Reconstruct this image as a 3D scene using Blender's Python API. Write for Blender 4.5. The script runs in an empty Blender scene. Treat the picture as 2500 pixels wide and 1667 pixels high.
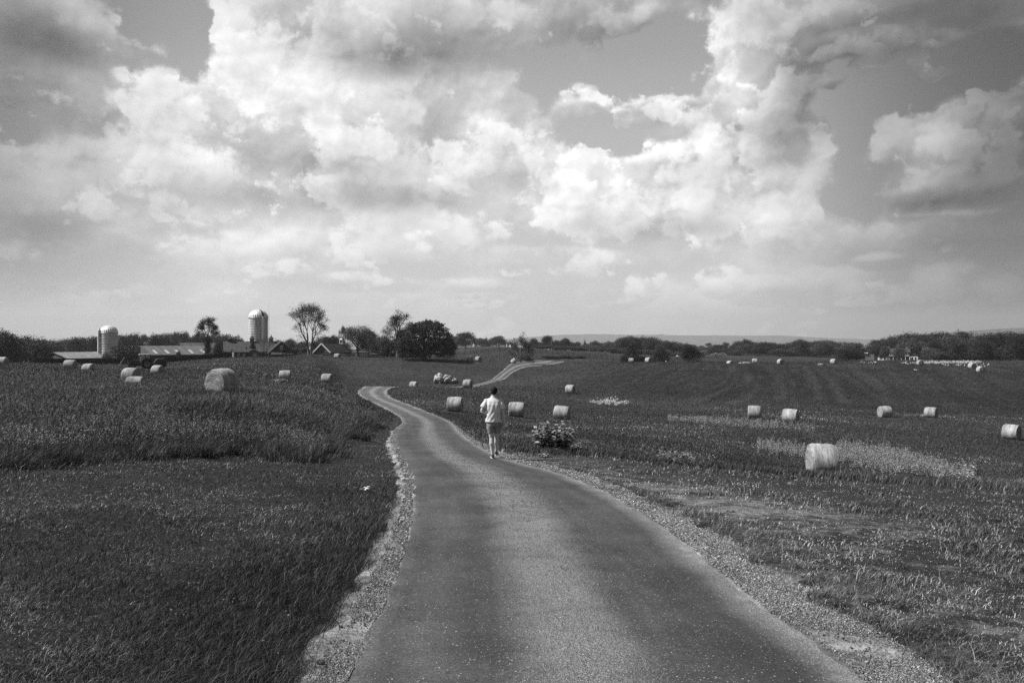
import bpy, bmesh, math, random
import numpy as np
from mathutils import Vector, Matrix, Euler
from mathutils.bvhtree import BVHTree
R = math.radians
PI = math.pi
rnd = random.Random(7)
rng = np.random.default_rng(11)
scene = bpy.context.scene
COL = scene.collection

# ------------------------------------------------------------------ camera
F = 1944.0            # focal length in pixels of the 2500 px wide photograph
HY = 835.0            # row of the horizon there
cam_d = bpy.data.cameras.new('camera')
cam = bpy.data.objects.new('camera', cam_d)
COL.objects.link(cam)
cam.location = (0, 0, 0)
cam.rotation_euler = (R(90), 0, 0)
cam_d.sensor_width = 36.0
cam_d.lens = 36.0 * F / 2500.0
cam_d.clip_start = 0.05
cam_d.clip_end = 40000
scene.camera = cam
scene.cycles.use_denoising = False

SUN_EL = 49.0
SUN_AZ = -94.0        # degrees from the view direction, towards the left

class NT:
    """small node-tree helper"""
    def __init__(s, tree): s.t = tree
    def n(s, typ, ins=None, **kw):
        nd = s.t.nodes.new(typ)
        for k, v in kw.items(): setattr(nd, k, v)
        if ins:
            for k, v in ins.items(): s.put(nd.inputs[k], v)
        return nd
    def put(s, sock, v):
        if isinstance(v, bpy.types.NodeSocket): s.t.links.new(v, sock)
        elif isinstance(v, bpy.types.Node): s.t.links.new(v.outputs[0], sock)
        else: sock.default_value = v
    def m(s, op, a, b=0.0, c=0.0, clamp=False):
        return s.n('ShaderNodeMath', {0: a, 1: b, 2: c}, operation=op, use_clamp=clamp).outputs[0]
    def add(s, a, b): return s.m('ADD', a, b)
    def sub(s, a, b): return s.m('SUBTRACT', a, b)
    def mul(s, a, b): return s.m('MULTIPLY', a, b)
    def mad(s, a, b, c): return s.m('MULTIPLY_ADD', a, b, c)
    def rng(s, v, a, b, c=0.0, d=1.0, smooth=True):
        return s.n('ShaderNodeMapRange', {'Value': v, 'From Min': a, 'From Max': b, 'To Min': c, 'To Max': d},
                   interpolation_type='SMOOTHSTEP' if smooth else 'LINEAR').outputs[0]
    def xyz(s, x, y, z=0.0): return s.n('ShaderNodeCombineXYZ', {0: x, 1: y, 2: z}).outputs[0]
    def noise(s, vec, scale, detail=6, rough=0.5, typ='FBM', dist=0.0, dim='3D', lac=2.0):
        nd = s.n('ShaderNodeTexNoise', {'Vector': vec}, noise_dimensions=dim, noise_type=typ)
        nd.inputs['Scale'].default_value = scale
        nd.inputs['Detail'].default_value = detail
        nd.inputs['Roughness'].default_value = rough
        nd.inputs['Lacunarity'].default_value = lac
        nd.inputs['Distortion'].default_value = dist
        return nd.outputs[0]
    def grey(s, v): return s.n('ShaderNodeCombineColor', {0: v, 1: v, 2: v}).outputs[0]
# ------------------------------------------------------------------ sky
scene.view_settings.view_transform = 'Standard'
scene.view_settings.look = 'None'
scene.view_settings.gamma = 1
scene.view_settings.use_curve_mapping = False
scene.view_settings.exposure = 0.42
world = bpy.data.worlds.new('World')
scene.world = world
world.use_nodes = True
world.node_tree.nodes.clear()

# banks of cloud and gaps between them: azimuth / height of each, its spread and its weight
# (x, y, rx, ry, weight): x, y are bearings read off a 2500 x 1667 survey picture
COVER = [
 (60,60,230,120,.5),(200,70,110,100,.75),(240,130,60,70,.4),(100,190,170,60,.45),
 (410,40,150,110,-1.4),(450,150,80,80,-1.1),(330,160,80,40,-.9),(520,60,70,60,-.5),
 (25,305,75,60,-.9),(285,300,30,50,-.7),
 (600,130,110,140,1.1),(800,200,330,260,1.3),(560,260,150,120,1.0),(350,260,210,90,.9),(500,400,420,140,.9),
 (1050,60,330,110,.6),(950,420,320,160,.8),(60,420,170,110,.8),(120,500,170,80,.7),
 (1230,280,90,90,.25),(1180,330,110,50,.15),
 (1480,60,150,60,.35),(1530,120,50,60,.35),
 (1620,150,170,110,-1.3),(1480,190,190,110,-1.0),(1520,330,150,60,-1.2),(1320,170,80,60,-.6),(1360,340,60,50,-.5),(1500,90,90,60,.5),(1560,170,40,40,.5),
 (1700,270,60,40,.5),
 (1420,250,85,42,1.0),
 (1590,275,120,62,2.2),(1640,310,90,40,.9),(1530,268,40,20,.8),
 (1830,60,110,130,1.5),(1790,150,80,100,1.2),(1850,240,170,160,1.4),(1800,330,160,90,1.1),(1900,120,200,130,.6),
 (1330,400,180,80,.5),(1450,460,200,130,1.3),(1640,400,120,90,1.0),(1600,520,260,80,1.0),(1290,520,150,70,1.0),
 (1900,430,210,90,.7),(1970,560,170,80,.6),(1330,330,60,70,.8),(1200,340,60,60,.4),
 (2090,120,140,45,1.2),(2270,110,120,50,1.2),(2250,170,50,40,.8),(2100,30,180,40,.3),(2060,200,220,60,-.2),
 (2180,240,220,60,-1.1),(2090,330,90,120,-1.0),(2080,470,80,90,-.8),(2420,40,120,60,-.2),(2430,150,140,70,-1.3),(2150,190,100,20,-.3),
 (2380,200,150,50,-.9),
 (2200,360,70,90,1.7),(2290,340,100,110,2.1),(2340,265,60,70,1.6),(2440,360,90,100,1.8),(2230,470,90,60,1.2),(2380,450,180,70,1.3),
 (2120,600,160,50,.4),(2150,640,70,20,.7),(2400,570,200,50,.3),
 (1760,690,60,36,1.0),(1570,702,45,36,.7),(1850,712,100,34,.7),(2080,700,75,46,1.1),
 (2310,685,80,52,1.2),(2200,730,90,30,.7),(2440,712,70,36,1.0),(1500,742,70,16,.4),(1180,735,80,16,.4),
 (200,620,330,60,.45),(600,620,400,60,.45),(1000,600,300,70,.45),(1300,650,300,40,.3),
 (880,690,120,24,.35),(300,720,240,26,.25),(1100,700,200,20,.2),
]
# brighter billows (+) and grey cloud bases (-)
SHADE = [
 (640,130,160,150,.03),(760,270,220,110,.04),(560,300,160,110,.02),(500,360,90,60,.05),(390,320,110,60,.06),
 (900,230,200,70,.08),(620,240,170,120,.10),
 (870,125,240,75,-.20),(1100,110,220,110,-.13),(960,160,130,50,-.10),(1000,300,140,110,-.06),
 (800,410,300,50,-.15),(900,480,260,45,-.20),(560,480,220,55,-.15),(420,520,110,40,-.06),(700,470,60,35,.12),
 (180,440,120,40,.02),(80,360,90,50,.05),(110,490,160,50,.06),(130,570,210,50,-.12),(120,300,190,70,-.17),
 (60,100,160,120,-.22),(170,120,120,60,-.10),(200,50,90,60,.10),
 (1480,70,240,90,-.16),(1400,40,250,80,-.10),
 (1850,160,90,130,.10),(1790,200,60,100,.14),(1760,80,60,100,.08),(1960,230,150,150,-.20),(1890,320,210,60,-.14),(2000,130,140,120,-.14),
 (1740,350,60,60,.12),(1440,430,140,60,.12),(1450,540,250,50,.0),(1620,560,200,35,-.10),(1700,470,60,60,-.04),
 (1590,370,110,50,.10),(1300,520,130,60,.10),(1660,500,80,40,.08),(1900,520,130,40,.04),(1900,400,150,40,-.10),
 (2100,130,170,60,-.08),(2250,60,300,90,-.14),(2270,360,120,110,.26),(2350,300,110,90,.14),(2230,460,70,50,.10),(2350,280,50,60,.05),
 (2330,490,210,38,-.28),(2420,430,120,80,-.08),(2280,523,120,8,.16),(2400,590,260,60,-.10),
 (300,600,400,60,-.05),(560,690,500,30,-.04),(1760,690,50,30,.08),(2080,700,60,40,.12),(2310,685,70,46,.14),(2440,712,60,30,.10),(1570,702,40,30,.05),
]
def sky_uv(px, py):
    u = (px - 1250.0) / F
    th = math.atan(u)
    return th, (HY - py) / F * math.cos(th)

def field(table, TH, V, base):
    acc = np.full(TH.shape, base); gx = np.zeros(TH.shape); gy = np.zeros(TH.shape)
    for (px, py, rx, ry, wt) in table:
        th, v = sky_uv(px, py)
        c = math.cos(th)
        sx = rx * 1.25 / F * c * c; sy = ry * 1.25 / F * c
        dx = (TH - th) / sx; dy = (V - v) / sy
        r = np.sqrt(dx * dx + dy * dy) + 1e-9
        b = np.clip(1 - r, 0, 1)
        s_ = b * b * (3 - 2 * b)
        ds = -6 * b * (1 - b) / r
        acc += wt * 1.25 * s_
        gx += wt * 1.25 * ds * dx / sx; gy += wt * 1.25 * ds * dy / sy
    return acc, gx, gy

def build_sky():
    RAD = 16000.0
    nt, nv = 560, 330
    ths = np.linspace(-1.0, 1.0, nt); vs = np.linspace(-0.03, 0.85, nv)
    TH, V = np.meshgrid(ths, vs)
    co = np.stack([RAD * np.sin(TH), RAD * np.cos(TH), RAD * V], -1).reshape(-1, 3)
    i = np.arange(nv - 1)[:, None] * nt + np.arange(nt - 1)[None, :]
    quads = np.stack([i, i + nt, i + nt + 1, i + 1], -1).reshape(-1, 4)
    me = bpy.data.meshes.new('sky')
    me.vertices.add(len(co)); me.vertices.foreach_set('co', co.ravel())
    me.loops.add(quads.size); me.loops.foreach_set('vertex_index', quads.ravel())
    me.polygons.add(len(quads)); me.polygons.foreach_set('loop_start', np.arange(0, quads.size, 4))
    me.update(calc_edges=True)
    cov, gx, gy = field(COVER, TH, V, 0.30)
    k = 1.0 / (1.0 + np.abs(cov) * 0.9)
    cov, gx, gy = cov * k, gx * k * k, gy * k * k
    shd, _, _ = field(SHADE, TH, V, 0.0)
    for nm, arr in (('cover', cov), ('cover_gx', gx), ('cover_gy', gy), ('thickness', shd)):  # last field is hand-placed cloud light and shade, not depth
        at = me.attributes.new(nm, 'FLOAT', 'POINT'); at.data.foreach_set('value', arr.ravel().astype(np.float32))
    o = bpy.data.objects.new('sky', me); COL.objects.link(o); o['kind'] = 'structure'
    mat = bpy.data.materials.new('cloudy_sky'); mat.use_nodes = True; mat.node_tree.nodes.clear()
    mat.cycles.emission_sampling = 'NONE'
    me.materials.append(mat)
    w = NT(mat.node_tree)
    tc = w.n('ShaderNodeTexCoord')
    X, Y, Z = w.n('ShaderNodeSeparateXYZ', {0: tc.outputs['Object']}).outputs
    th = w.m('ARCTAN2', X, Y)
    v = w.mul(Z, 1 / RAD)
    A = lambda nm: w.n('ShaderNodeAttribute', attribute_name=nm).outputs['Fac']
    cov, gx, gy, shd = A('cover'), A('cover_gx'), A('cover_gy'), A('thickness')
    vm = lambda op, a, b: w.n('ShaderNodeVectorMath', {0: a, 1: b}, operation=op).outputs[0]
    def plane(u, v):
        vc = w.m('MAXIMUM', v, -0.02)
        return w.xyz(w.mul(u, 3.1), w.mad(w.m('LOGARITHM', w.add(vc, 0.17), math.e), -0.6, w.mul(vc, -2.0)), 3.7)
    q = plane(th, v)
    # turbulence frays the edges of the banks
    w1 = w.n('ShaderNodeTexNoise', {'Vector': q, 'Scale': 5.0, 'Detail': 7.0, 'Roughness': 0.6}, noise_dimensions='2D')
    wv = vm('SUBTRACT', w1.outputs['Color'], (.5, .5, .5))
    W = w.n('ShaderNodeSeparateXYZ', {0: wv}).outputs
    warp = w.mul(w.mad(gx, W[0], w.mul(gy, W[1])), 0.12)
    warp = w.m('MAXIMUM', w.m('MINIMUM', warp, 0.5), -0.5)
    qw = w.n('ShaderNodeVectorMath', {0: wv, 'Scale': 0.30}, operation='SCALE').outputs[0]
    clamp = lambda x, a, b: w.m('MAXIMUM', w.m('MINIMUM', x, b), a)
    def billow(dq, sc, det):
        vo = w.n('ShaderNodeTexVoronoi', {'Vector': dq}, voronoi_dimensions='2D', feature='SMOOTH_F1', normalize=True)
        vo.inputs['Scale'].default_value = sc; vo.inputs['Detail'].default_value = det
        vo.inputs['Roughness'].default_value = 0.5; vo.inputs['Smoothness'].default_value = 0.3
        return w.sub(0.40, vo.outputs['Distance'])
    def puff(seed, sc, dx, dy, det):
        qq = plane(w.add(th, dx), w.add(v, dy)) if dx or dy else q
        qq = vm('ADD', qq, (seed * 1.7, seed * 2.9, 0))
        b = billow(vm('ADD', qq, qw), sc * 2.3, det)
        f = w.sub(w.noise(qq, sc, det + 2, 0.55, dim='2D'), 0.5)
        return w.mad(b, 0.75, w.mul(f, 2.0))
    low = w.rng(v, 0.01, 0.24, 0.30, 0.95)
    def layer(seed, sc, lift, amp, gain, soft):
        n0 = puff(seed, sc, 0, 0, 4)
        n1 = puff(seed, sc, -0.005, 0.008, 3)
        n2 = puff(seed, sc, -0.020, 0.034, 1)
        base = w.add(w.mul(cov, gain), lift)
        D = w.add(w.mad(n0, amp, warp), base)
        a = w.rng(D, -0.06 if seed == 0.0 else 0.0, soft)
        up = w.mad(n2, amp, w.mad(gx, -0.020 * gain, w.mad(gy, 0.034 * gain, base)))   # cloud between here and the sun
        shadow = w.mul(w.rng(up, -0.15, 0.95, 0.0, 0.25), low)
        rim = w.mul(clamp(w.sub(n0, n1), -0.35, 0.35), w.mul(low, 0.30))
        lum = w.add(w.sub(0.965, shadow), rim)
        return a, lum, D
    blue = w.rng(v, 0.02, 0.36, 0.80, 0.63, smooth=False)       # deeper with height, as through a red filter
    a0, c0, D0 = layer(0.0, 2.0, 0.03, 0.75, 0.9, 0.62)
    a1, c1, D1 = layer(3.1, 2.2, -0.42, 1.0, 0.80, 0.26)
    a2, c2, D2 = layer(5.7, 3.4, -0.55, 1.05, 0.80, 0.20)
    thickness = w.add(w.mul(shd, 0.80), w.rng(v, 0.0, 0.17, -0.07, 0.0))  # hand-placed light and shade of the clouds, added to their brightness
    c0 = w.sub(c0, 0.03)
    g = w.mad(a0, w.sub(w.add(c0, thickness), blue), blue)
    g = w.mad(w.mul(a1, 0.75), w.sub(w.add(c1, w.mul(thickness, 0.9)), g), g)
    g = w.mad(w.mul(a2, 0.70), w.sub(w.add(c2, w.mul(thickness, 0.9)), g), g)
    dim = w.mul(w.rng(w.m('ABSOLUTE', w.add(th, 0.05)), 0.28, 0.66, 1.0, 0.48), w.rng(v, 0.24, 0.60, 1.0, 0.78))  # lens-like vignette put into the sky brightness, towards sides and top
    g = w.mul(g, dim)
    g = w.m('MINIMUM', w.m('MAXIMUM', g, 0.03), 0.99)
    lin = w.m('POWER', g, 2.2)
    em = w.n('ShaderNodeEmission', {'Color': w.grey(lin), 'Strength': SKY_GAIN})
    w.n('ShaderNodeOutputMaterial', {0: em.outputs[0]})
SKY_GAIN = 0.84
build_sky()

# ------------------------------------------------------------------ daylight
w = NT(world.node_tree)
skyt = w.n('ShaderNodeTexSky', sky_type='NISHITA')
skyt.sun_disc = False
skyt.sun_elevation = R(SUN_EL)
skyt.sun_rotation = R(SUN_AZ)
skyt.altitude = 100; skyt.air_density = 1.0; skyt.dust_density = 2.0; skyt.ozone_density = 1.0
bw = w.n('ShaderNodeRGBToBW', {0: skyt.outputs[0]})
bg = w.n('ShaderNodeBackground', {'Color': w.grey(bw.outputs[0]), 'Strength': 0.05})
w.n('ShaderNodeOutputWorld', {0: bg.outputs[0]})

sun_d = bpy.data.lights.new('sun', 'SUN')
sun = bpy.data.objects.new('sun', sun_d)
COL.objects.link(sun)
sun_d.energy = 5.0
sun_d.angle = R(0.53)
sdir = Vector((math.sin(R(SUN_AZ)) * math.cos(R(SUN_EL)), math.cos(R(SUN_AZ)) * math.cos(R(SUN_EL)), math.sin(R(SUN_EL))))
sun.rotation_euler = sdir.to_track_quat('Z', 'Y').to_euler()
# ------------------------------------------------------------------ helpers
def tag(o, label=None, cat=None, group=None, kind=None):
    if label: o['label'] = label
    if cat: o['category'] = cat
    if group: o['group'] = group
    if kind: o['kind'] = kind
    return o

def empty(name, loc, rz=0.0, label=None, cat=None, group=None):
    o = bpy.data.objects.new(name, None)
    o.empty_display_size = 0.3
    COL.objects.link(o)
    o.location = loc; o.rotation_euler = (0, 0, rz)
    return tag(o, label, cat, group)

def copy_thing(o, loc, rz=0.0, scale=1.0, label=None):
    c = o.copy(); COL.objects.link(c)
    c.location = loc; c.rotation_euler = (0, 0, rz)
    c.scale = scale if isinstance(scale, tuple) else (scale,) * 3
    if label: c['label'] = label
    for ch in o.children:
        d = ch.copy(); COL.objects.link(d); d.parent = c
        for g in ch.children:
            e = g.copy(); COL.objects.link(e); e.parent = d
    return c

class MB:
    """collects simple shapes into one mesh"""
    def __init__(s): s.v = []; s.f = []; s.sm = []
    def add(s, vs, fs, smooth=False, M=None):
        b = len(s.v)
        s.v += [tuple(M @ Vector(p)) for p in vs] if M is not None else [tuple(p) for p in vs]
        s.f += [tuple(i + b for i in f) for f in fs]
        s.sm += [smooth] * len(fs)
        return s
    def box(s, c, d, rot=None, taper=1.0):
        x, y, z = d[0] / 2, d[1] / 2, d[2] / 2
        vs = [(-x, -y, -z), (x, -y, -z), (x, y, -z), (-x, y, -z),
              (-x * taper, -y * taper, z), (x * taper, -y * taper, z), (x * taper, y * taper, z), (-x * taper, y * taper, z)]
        M = Matrix.Translation(c) @ (Euler(rot).to_matrix().to_4x4() if rot else Matrix())
        return s.add(vs, [(0, 3, 2, 1), (4, 5, 6, 7), (0, 1, 5, 4), (1, 2, 6, 5), (2, 3, 7, 6), (3, 0, 4, 7)], False, M)
    def prism(s, poly, y0, y1, M=None):
        """poly in the XZ plane, pushed from y0 to y1"""
        n = len(poly)
        vs = [(p[0], y0, p[1]) for p in poly] + [(p[0], y1, p[1]) for p in poly]
        fs = [tuple(range(n)), tuple(range(2 * n - 1, n - 1, -1))]
        fs += [(i, i + n, (i + 1) % n + n, (i + 1) % n) for i in range(n)]
        return s.add(vs, fs, False, M)
    def bar(s, a, b, w, h=None):
        a, b = Vector(a), Vector(b); d = b - a
        M = Matrix.Translation((a + b) / 2) @ d.to_track_quat('Y', 'Z').to_matrix().to_4x4()
        h = h or w; L = d.length
        x, y, z = w / 2, L / 2, h / 2
        vs = [(-x, -y, -z), (x, -y, -z), (x, y, -z), (-x, y, -z), (-x, -y, z), (x, -y, z), (x, y, z), (-x, y, z)]
        return s.add(vs, [(0, 3, 2, 1), (4, 5, 6, 7), (0, 1, 5, 4), (1, 2, 6, 5), (2, 3, 7, 6), (3, 0, 4, 7)], False, M)
    def tube(s, pts, rad, n=8, cap=True, smooth=True):
        pts = [Vector(p) for p in pts]
        if not hasattr(rad, '__len__'): rad = [rad] * len(pts)
        vs, fs = [], []
        up = Vector((0.13, 0.31, 0.94))
        for i, p in enumerate(pts):
            d = (pts[min(i + 1, len(pts) - 1)] - pts[max(i - 1, 0)])
            d = d.normalized() if d.length > 1e-9 else Vector((0, 0, 1))
            a = d.cross(up)
            if a.length < 1e-3: a = d.cross(Vector((1, 0, 0)))
            a.normalize(); b = d.cross(a)
            up = a.cross(d)
            for k in range(n):
                t = 2 * PI * k / n
                vs.append(p + (a * math.cos(t) + b * math.sin(t)) * rad[i])
        for i in range(len(pts) - 1):
            for k in range(n):
                k2 = (k + 1) % n
                fs.append((i * n + k, i * n + k2, (i + 1) * n + k2, (i + 1) * n + k))
        if cap:
            fs.append(tuple(range(n))); fs.append(tuple((len(pts) - 1) * n + k for k in range(n - 1, -1, -1)))
        return s.add(vs, fs, smooth)
    def lathe(s, prof, n=32, M=None, smooth=True, a0=0.0, a1=2 * PI, cap=False):
        """prof: (radius, z) pairs"""
        full = abs(a1 - a0 - 2 * PI) < 1e-6
        m = n if full else n + 1
        vs = []
        for (r, z) in prof:
            for k in range(m):
                t = a0 + (a1 - a0) * k / n
                vs.append((r * math.cos(t), r * math.sin(t), z))
        fs = []
        for i in range(len(prof) - 1):
            for k in range(n):
                k2 = (k + 1) % m
                fs.append((i * m + k, i * m + k2, (i + 1) * m + k2, (i + 1) * m + k))
        return s.add(vs, fs, smooth, M)
    def build(s, name, mat, parent=None, bevel=0.0, loc=None):
        me = bpy.data.meshes.new(name)
        me.from_pydata(s.v, [], s.f)
        me.polygons.foreach_set('use_smooth', s.sm)
        if mat: me.materials.append(mat)
        me.update()
        o = bpy.data.objects.new(name, me); COL.objects.link(o)
        if parent: o.parent = parent
        if loc: o.location = loc
        if bevel:
            md = o.modifiers.new('bevel', 'BEVEL'); md.width = bevel; md.segments = 2; md.limit_method = 'ANGLE'
        return o

def np_mesh(name, co, tris, mat, smooth=False, attrs=None, k=3):
    me = bpy.data.meshes.new(name)
    co = np.asarray(co, np.float32); tris = np.asarray(tris, np.int32)
    me.vertices.add(len(co)); me.vertices.foreach_set('co', co.ravel())
    me.loops.add(tris.size); me.loops.foreach_set('vertex_index', tris.ravel())
    me.polygons.add(len(tris)); me.polygons.foreach_set('loop_start', np.arange(0, tris.size, k, dtype=np.int32))
    if smooth: me.polygons.foreach_set('use_smooth', np.ones(len(tris), bool))
    me.update(calc_edges=True)
    for nm, arr in (attrs or {}).items():
        at = me.attributes.new(nm, 'FLOAT', 'POINT'); at.data.foreach_set('value', np.asarray(arr, np.float32).ravel())
    if mat: me.materials.append(mat)
    return me

def link(name, me, parent=None):
    o = bpy.data.objects.new(name, me); COL.objects.link(o)
    if parent: o.parent = parent
    return o

# cheap smooth value noise for shaping
_lat = rng.random((64, 64)).astype(np.float64)
def vnoise(x, y, s=1.0, oct=4, rough=0.5):
    x = np.asarray(x, float) * s; y = np.asarray(y, float) * s
    out = 0.0; a = 1.0; tot = 0.0
    for k in range(oct):
        xi = np.floor(x).astype(int); yi = np.floor(y).astype(int)
        fx = x - xi; fy = y - yi
        fx = fx * fx * (3 - 2 * fx); fy = fy * fy * (3 - 2 * fy)
        g = lambda i, j: _lat[(xi + i) % 64, (yi + j) % 64]
        out = out + a * ((g(0, 0) * (1 - fx) + g(1, 0) * fx) * (1 - fy) + (g(0, 1) * (1 - fx) + g(1, 1) * fx) * fy)
        tot += a; a *= rough; x = x * 2.03 + 17.3; y = y * 2.03 + 5.1
    return out / tot

# ------------------------------------------------------------------ materials
def mat_new(name):
    m = bpy.data.materials.new(name); m.use_nodes = True
    nt = m.node_tree; nt.nodes.clear()
    h = NT(nt)
    out = h.n('ShaderNodeOutputMaterial')
    bs = h.n('ShaderNodeBsdfPrincipled', {'Roughness': 0.8})
    bs.inputs['Specular IOR Level'].default_value = 0.25
    nt.links.new(bs.outputs[0], out.inputs[0])
    return m, h, bs, out

def mat_simple(name, lo, hi, scale=3.0, detail=5, rough=0.8, bump=0.0, spec=0.25, stretch=(1, 1, 1), metal=0.0, bscale=None, bdist=0.02, contrast=(0.35, 0.65)):
    m, h, bs, out = mat_new(name)
    tc = h.n('ShaderNodeTexCoord')
    mp = h.n('ShaderNodeMapping', {0: tc.outputs['Object']}); mp.inputs['Scale'].default_value = stretch
    n1 = h.noise(mp.outputs[0], scale, detail, 0.6)
    c = h.rng(n1, contrast[0], contrast[1], lo, hi)
    h.put(bs.inputs['Base Color'], h.grey(c))
    bs.inputs['Roughness'].default_value = rough
    bs.inputs['Specular IOR Level'].default_value = spec
    bs.inputs['Metallic'].default_value = metal
    if bump:
        n2 = h.noise(mp.outputs[0], bscale or scale * 4, 6, 0.6)
        b = h.n('ShaderNodeBump', {'Strength': bump, 'Distance': bdist, 'Height': n2})
        h.put(bs.inputs['Normal'], b.outputs[0])
    return m

def cards(centers, size, g, aspect=0.6, droop=0.3):
    """leaf-sized faces: n centres -> 4-vertex lozenges turned at random"""
    n = len(centers)
    a = g.normal(size=(n, 3)); a[:, 2] *= (1 - droop); a /= np.linalg.norm(a, axis=1)[:, None]
    b = g.normal(size=(n, 3)); b -= (a * b).sum(1)[:, None] * a; b /= np.linalg.norm(b, axis=1)[:, None]
    sz = (size * g.uniform(0.6, 1.35, n))[:, None]
    v0 = centers - a * sz * .5; v1 = centers + b * sz * aspect * .5; v2 = centers + a * sz * .5; v3 = centers - b * sz * aspect * .5
    co = np.stack([v0, v1, v2, v3], 1).reshape(-1, 3)
    q = np.arange(n * 4).reshape(-1, 4)
    return co, q

# ------------------------------------------------------------------ lie of the land
PXC = [0, 300, 600, 770, 850, 1100, 1230, 1350, 1600, 1900, 2200, 2500]
RINGS = [3, 5, 8, 13, 20, 30, 40, 60, 80, 100, 125, 140, 155, 175, 190, 210, 240, 300, 400, 550, 800, 1500, 4000, 14000]
ZT = {
 0:    [-1.82,-1.88,-1.98,-2.15,-2.40,-2.60,-2.72,-3.00,-3.30,-3.50,-3.75,-3.95,-4.10,-5.3,-6.3,-7.3,-7.9,-8.3,-8.8,-9.5,-11,-20,-60,-120],
 300:  [-1.86,-1.94,-2.06,-2.26,-2.55,-2.75,-2.86,-3.38,-4.00,-4.22,-4.45,-4.95,-4.50,-5.2,-6.0,-6.9,-7.5,-8.0,-8.5,-9.5,-11,-20,-60,-120],
 600:  [-1.90,-2.00,-2.15,-2.40,-2.74,-2.92,-2.96,-3.62,-4.30,-4.60,-4.40,-4.15,-3.85,-3.5,-3.8,-4.6,-5.4,-6.5,-7.0,-8.0,-10,-20,-60,-120],
 770:  [-1.91,-2.02,-2.18,-2.45,-2.86,-3.25,-3.55,-4.40,-5.00,-5.30,-5.35,-5.20,-4.85,-4.1,-3.8,-3.9,-3.7,-5.0,-6.0,-6.5,-8,-20,-60,-120],
 850:  [-1.92,-2.03,-2.19,-2.48,-2.90,-3.50,-4.10,-5.25,-6.20,-6.60,-6.95,-8.20,-8.40,-7.0,-5.4,-4.1,-3.6,-5.0,-6.0,-6.5,-8,-20,-60,-120],
 1100: [-1.92,-2.04,-2.21,-2.50,-2.92,-3.75,-4.55,-5.95,-6.80,-7.00,-7.25,-8.50,-8.90,-8.6,-6.6,-4.9,-5.5,-5.6,-5.4,-4.2,-8,-20,-60,-120],
 1230: [-1.92,-2.04,-2.21,-2.51,-2.96,-3.82,-4.70,-6.20,-7.20,-7.50,-7.60,-8.30,-8.55,-8.3,-7.1,-5.6,-5.3,-3.65,-3.3,-3.6,-8,-20,-60,-120],
 1350: [-1.92,-2.04,-2.21,-2.52,-3.00,-3.90,-4.85,-6.55,-7.65,-8.10,-8.20,-8.30,-8.30,-7.9,-7.4,-6.9,-6.35,-4.5,-4.4,-6.2,-9,-20,-60,-120],
 1600: [-1.93,-2.05,-2.24,-2.58,-3.18,-4.30,-5.65,-7.00,-8.00,-8.85,-9.25,-8.80,-7.90,-6.9,-6.2,-5.6,-6.2,-6.9,-6.6,-8.4,-11,-20,-60,-120],
 1900: [-1.95,-2.07,-2.27,-2.64,-3.38,-4.90,-6.50,-7.60,-8.10,-9.00,-9.90,-9.60,-8.90,-7.6,-6.6,-5.95,-6.2,-8.3,-9.4,-8.2,-12,-20,-60,-120],
 2200: [-1.96,-2.09,-2.30,-2.70,-3.55,-5.25,-6.85,-8.15,-8.80,-9.50,-10.8,-10.5,-9.6,-7.7,-6.8,-6.2,-6.1,-7.1,-8.9,-10.,-13,-20,-60,-120],
 2500: [-1.97,-2.10,-2.33,-2.76,-3.70,-5.25,-6.85,-8.75,-9.50,-10.4,-11.5,-11.3,-10.2,-7.9,-6.9,-6.6,-6.7,-7.3,-9.4,-10.,-13,-20,-60,-120],
}
def _pchip(x, y, xn):
    x = np.asarray(x, float); y = np.asarray(y, float)
    h = np.diff(x); d = np.diff(y) / h
    m = np.zeros(len(x))
    for i in range(1, len(x) - 1):
        if d[i - 1] * d[i] > 0:
            w1 = 2 * h[i] + h[i - 1]; w2 = h[i] + 2 * h[i - 1]
            m[i] = (w1 + w2) / (w1 / d[i - 1] + w2 / d[i])
    m[0] = d[0]; m[-1] = d[-1]
    i = np.clip(np.searchsorted(x, xn) - 1, 0, len(x) - 2)
    t = (xn - x[i]) / h[i]
    return ((2*t**3 - 3*t**2 + 1) * y[i] + (t**3 - 2*t**2 + t) * h[i] * m[i] + (-2*t**3 + 3*t**2) * y[i+1] + (t**3 - t**2) * h[i] * m[i+1])
_LY = np.linspace(math.log(3), math.log(14000), 700)
_UC = np.array([(p - 1250) / F for p in PXC])
_UU = np.linspace(_UC[0], _UC[-1], 260)
_tab = np.stack([_pchip(np.log(RINGS), ZT[p], _LY) for p in PXC], 1)       # 700 x 10
_TAB = np.stack([_pchip(_UC, row, _UU) for row in _tab], 0)                 # 700 x 260
def height(x, y, detail=True):
    x = np.asarray(x, float); y = np.asarray(y, float)
    yy = np.clip(y, 3.0, 13900.0)
    u = np.clip(x / yy, _UU[0], _UU[-1] - 1e-9)
    a = (np.log(yy) - _LY[0]) / (_LY[1] - _LY[0]); b = (u - _UU[0]) / (_UU[1] - _UU[0])
    i = np.clip(a.astype(int), 0, 698); j = np.clip(b.astype(int), 0, 258)
    fa = a - i; fb = b - j
    z = (_TAB[i, j] * (1 - fb) + _TAB[i, j + 1] * fb) * (1 - fa) + (_TAB[i + 1, j] * (1 - fb) + _TAB[i + 1, j + 1] * fb) * fa
    z = z + 0.055 * np.clip(3.0 - y, 0, 60)          # the ground keeps rising gently behind the camera
    if detail:
        amp = np.clip((yy - 20) / 100, 0, 1) * 0.22
        z = z + amp * (vnoise(x, y, 0.09, 3) - 0.5)
    return z
def gz(x, y): return float(height(np.array([x]), np.array([y]))[0])
def G(px, Y, dz=0.0):
    x = (px - 1250.0) / F * Y
    return (x, Y, gz(x, Y) + dz)
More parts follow.
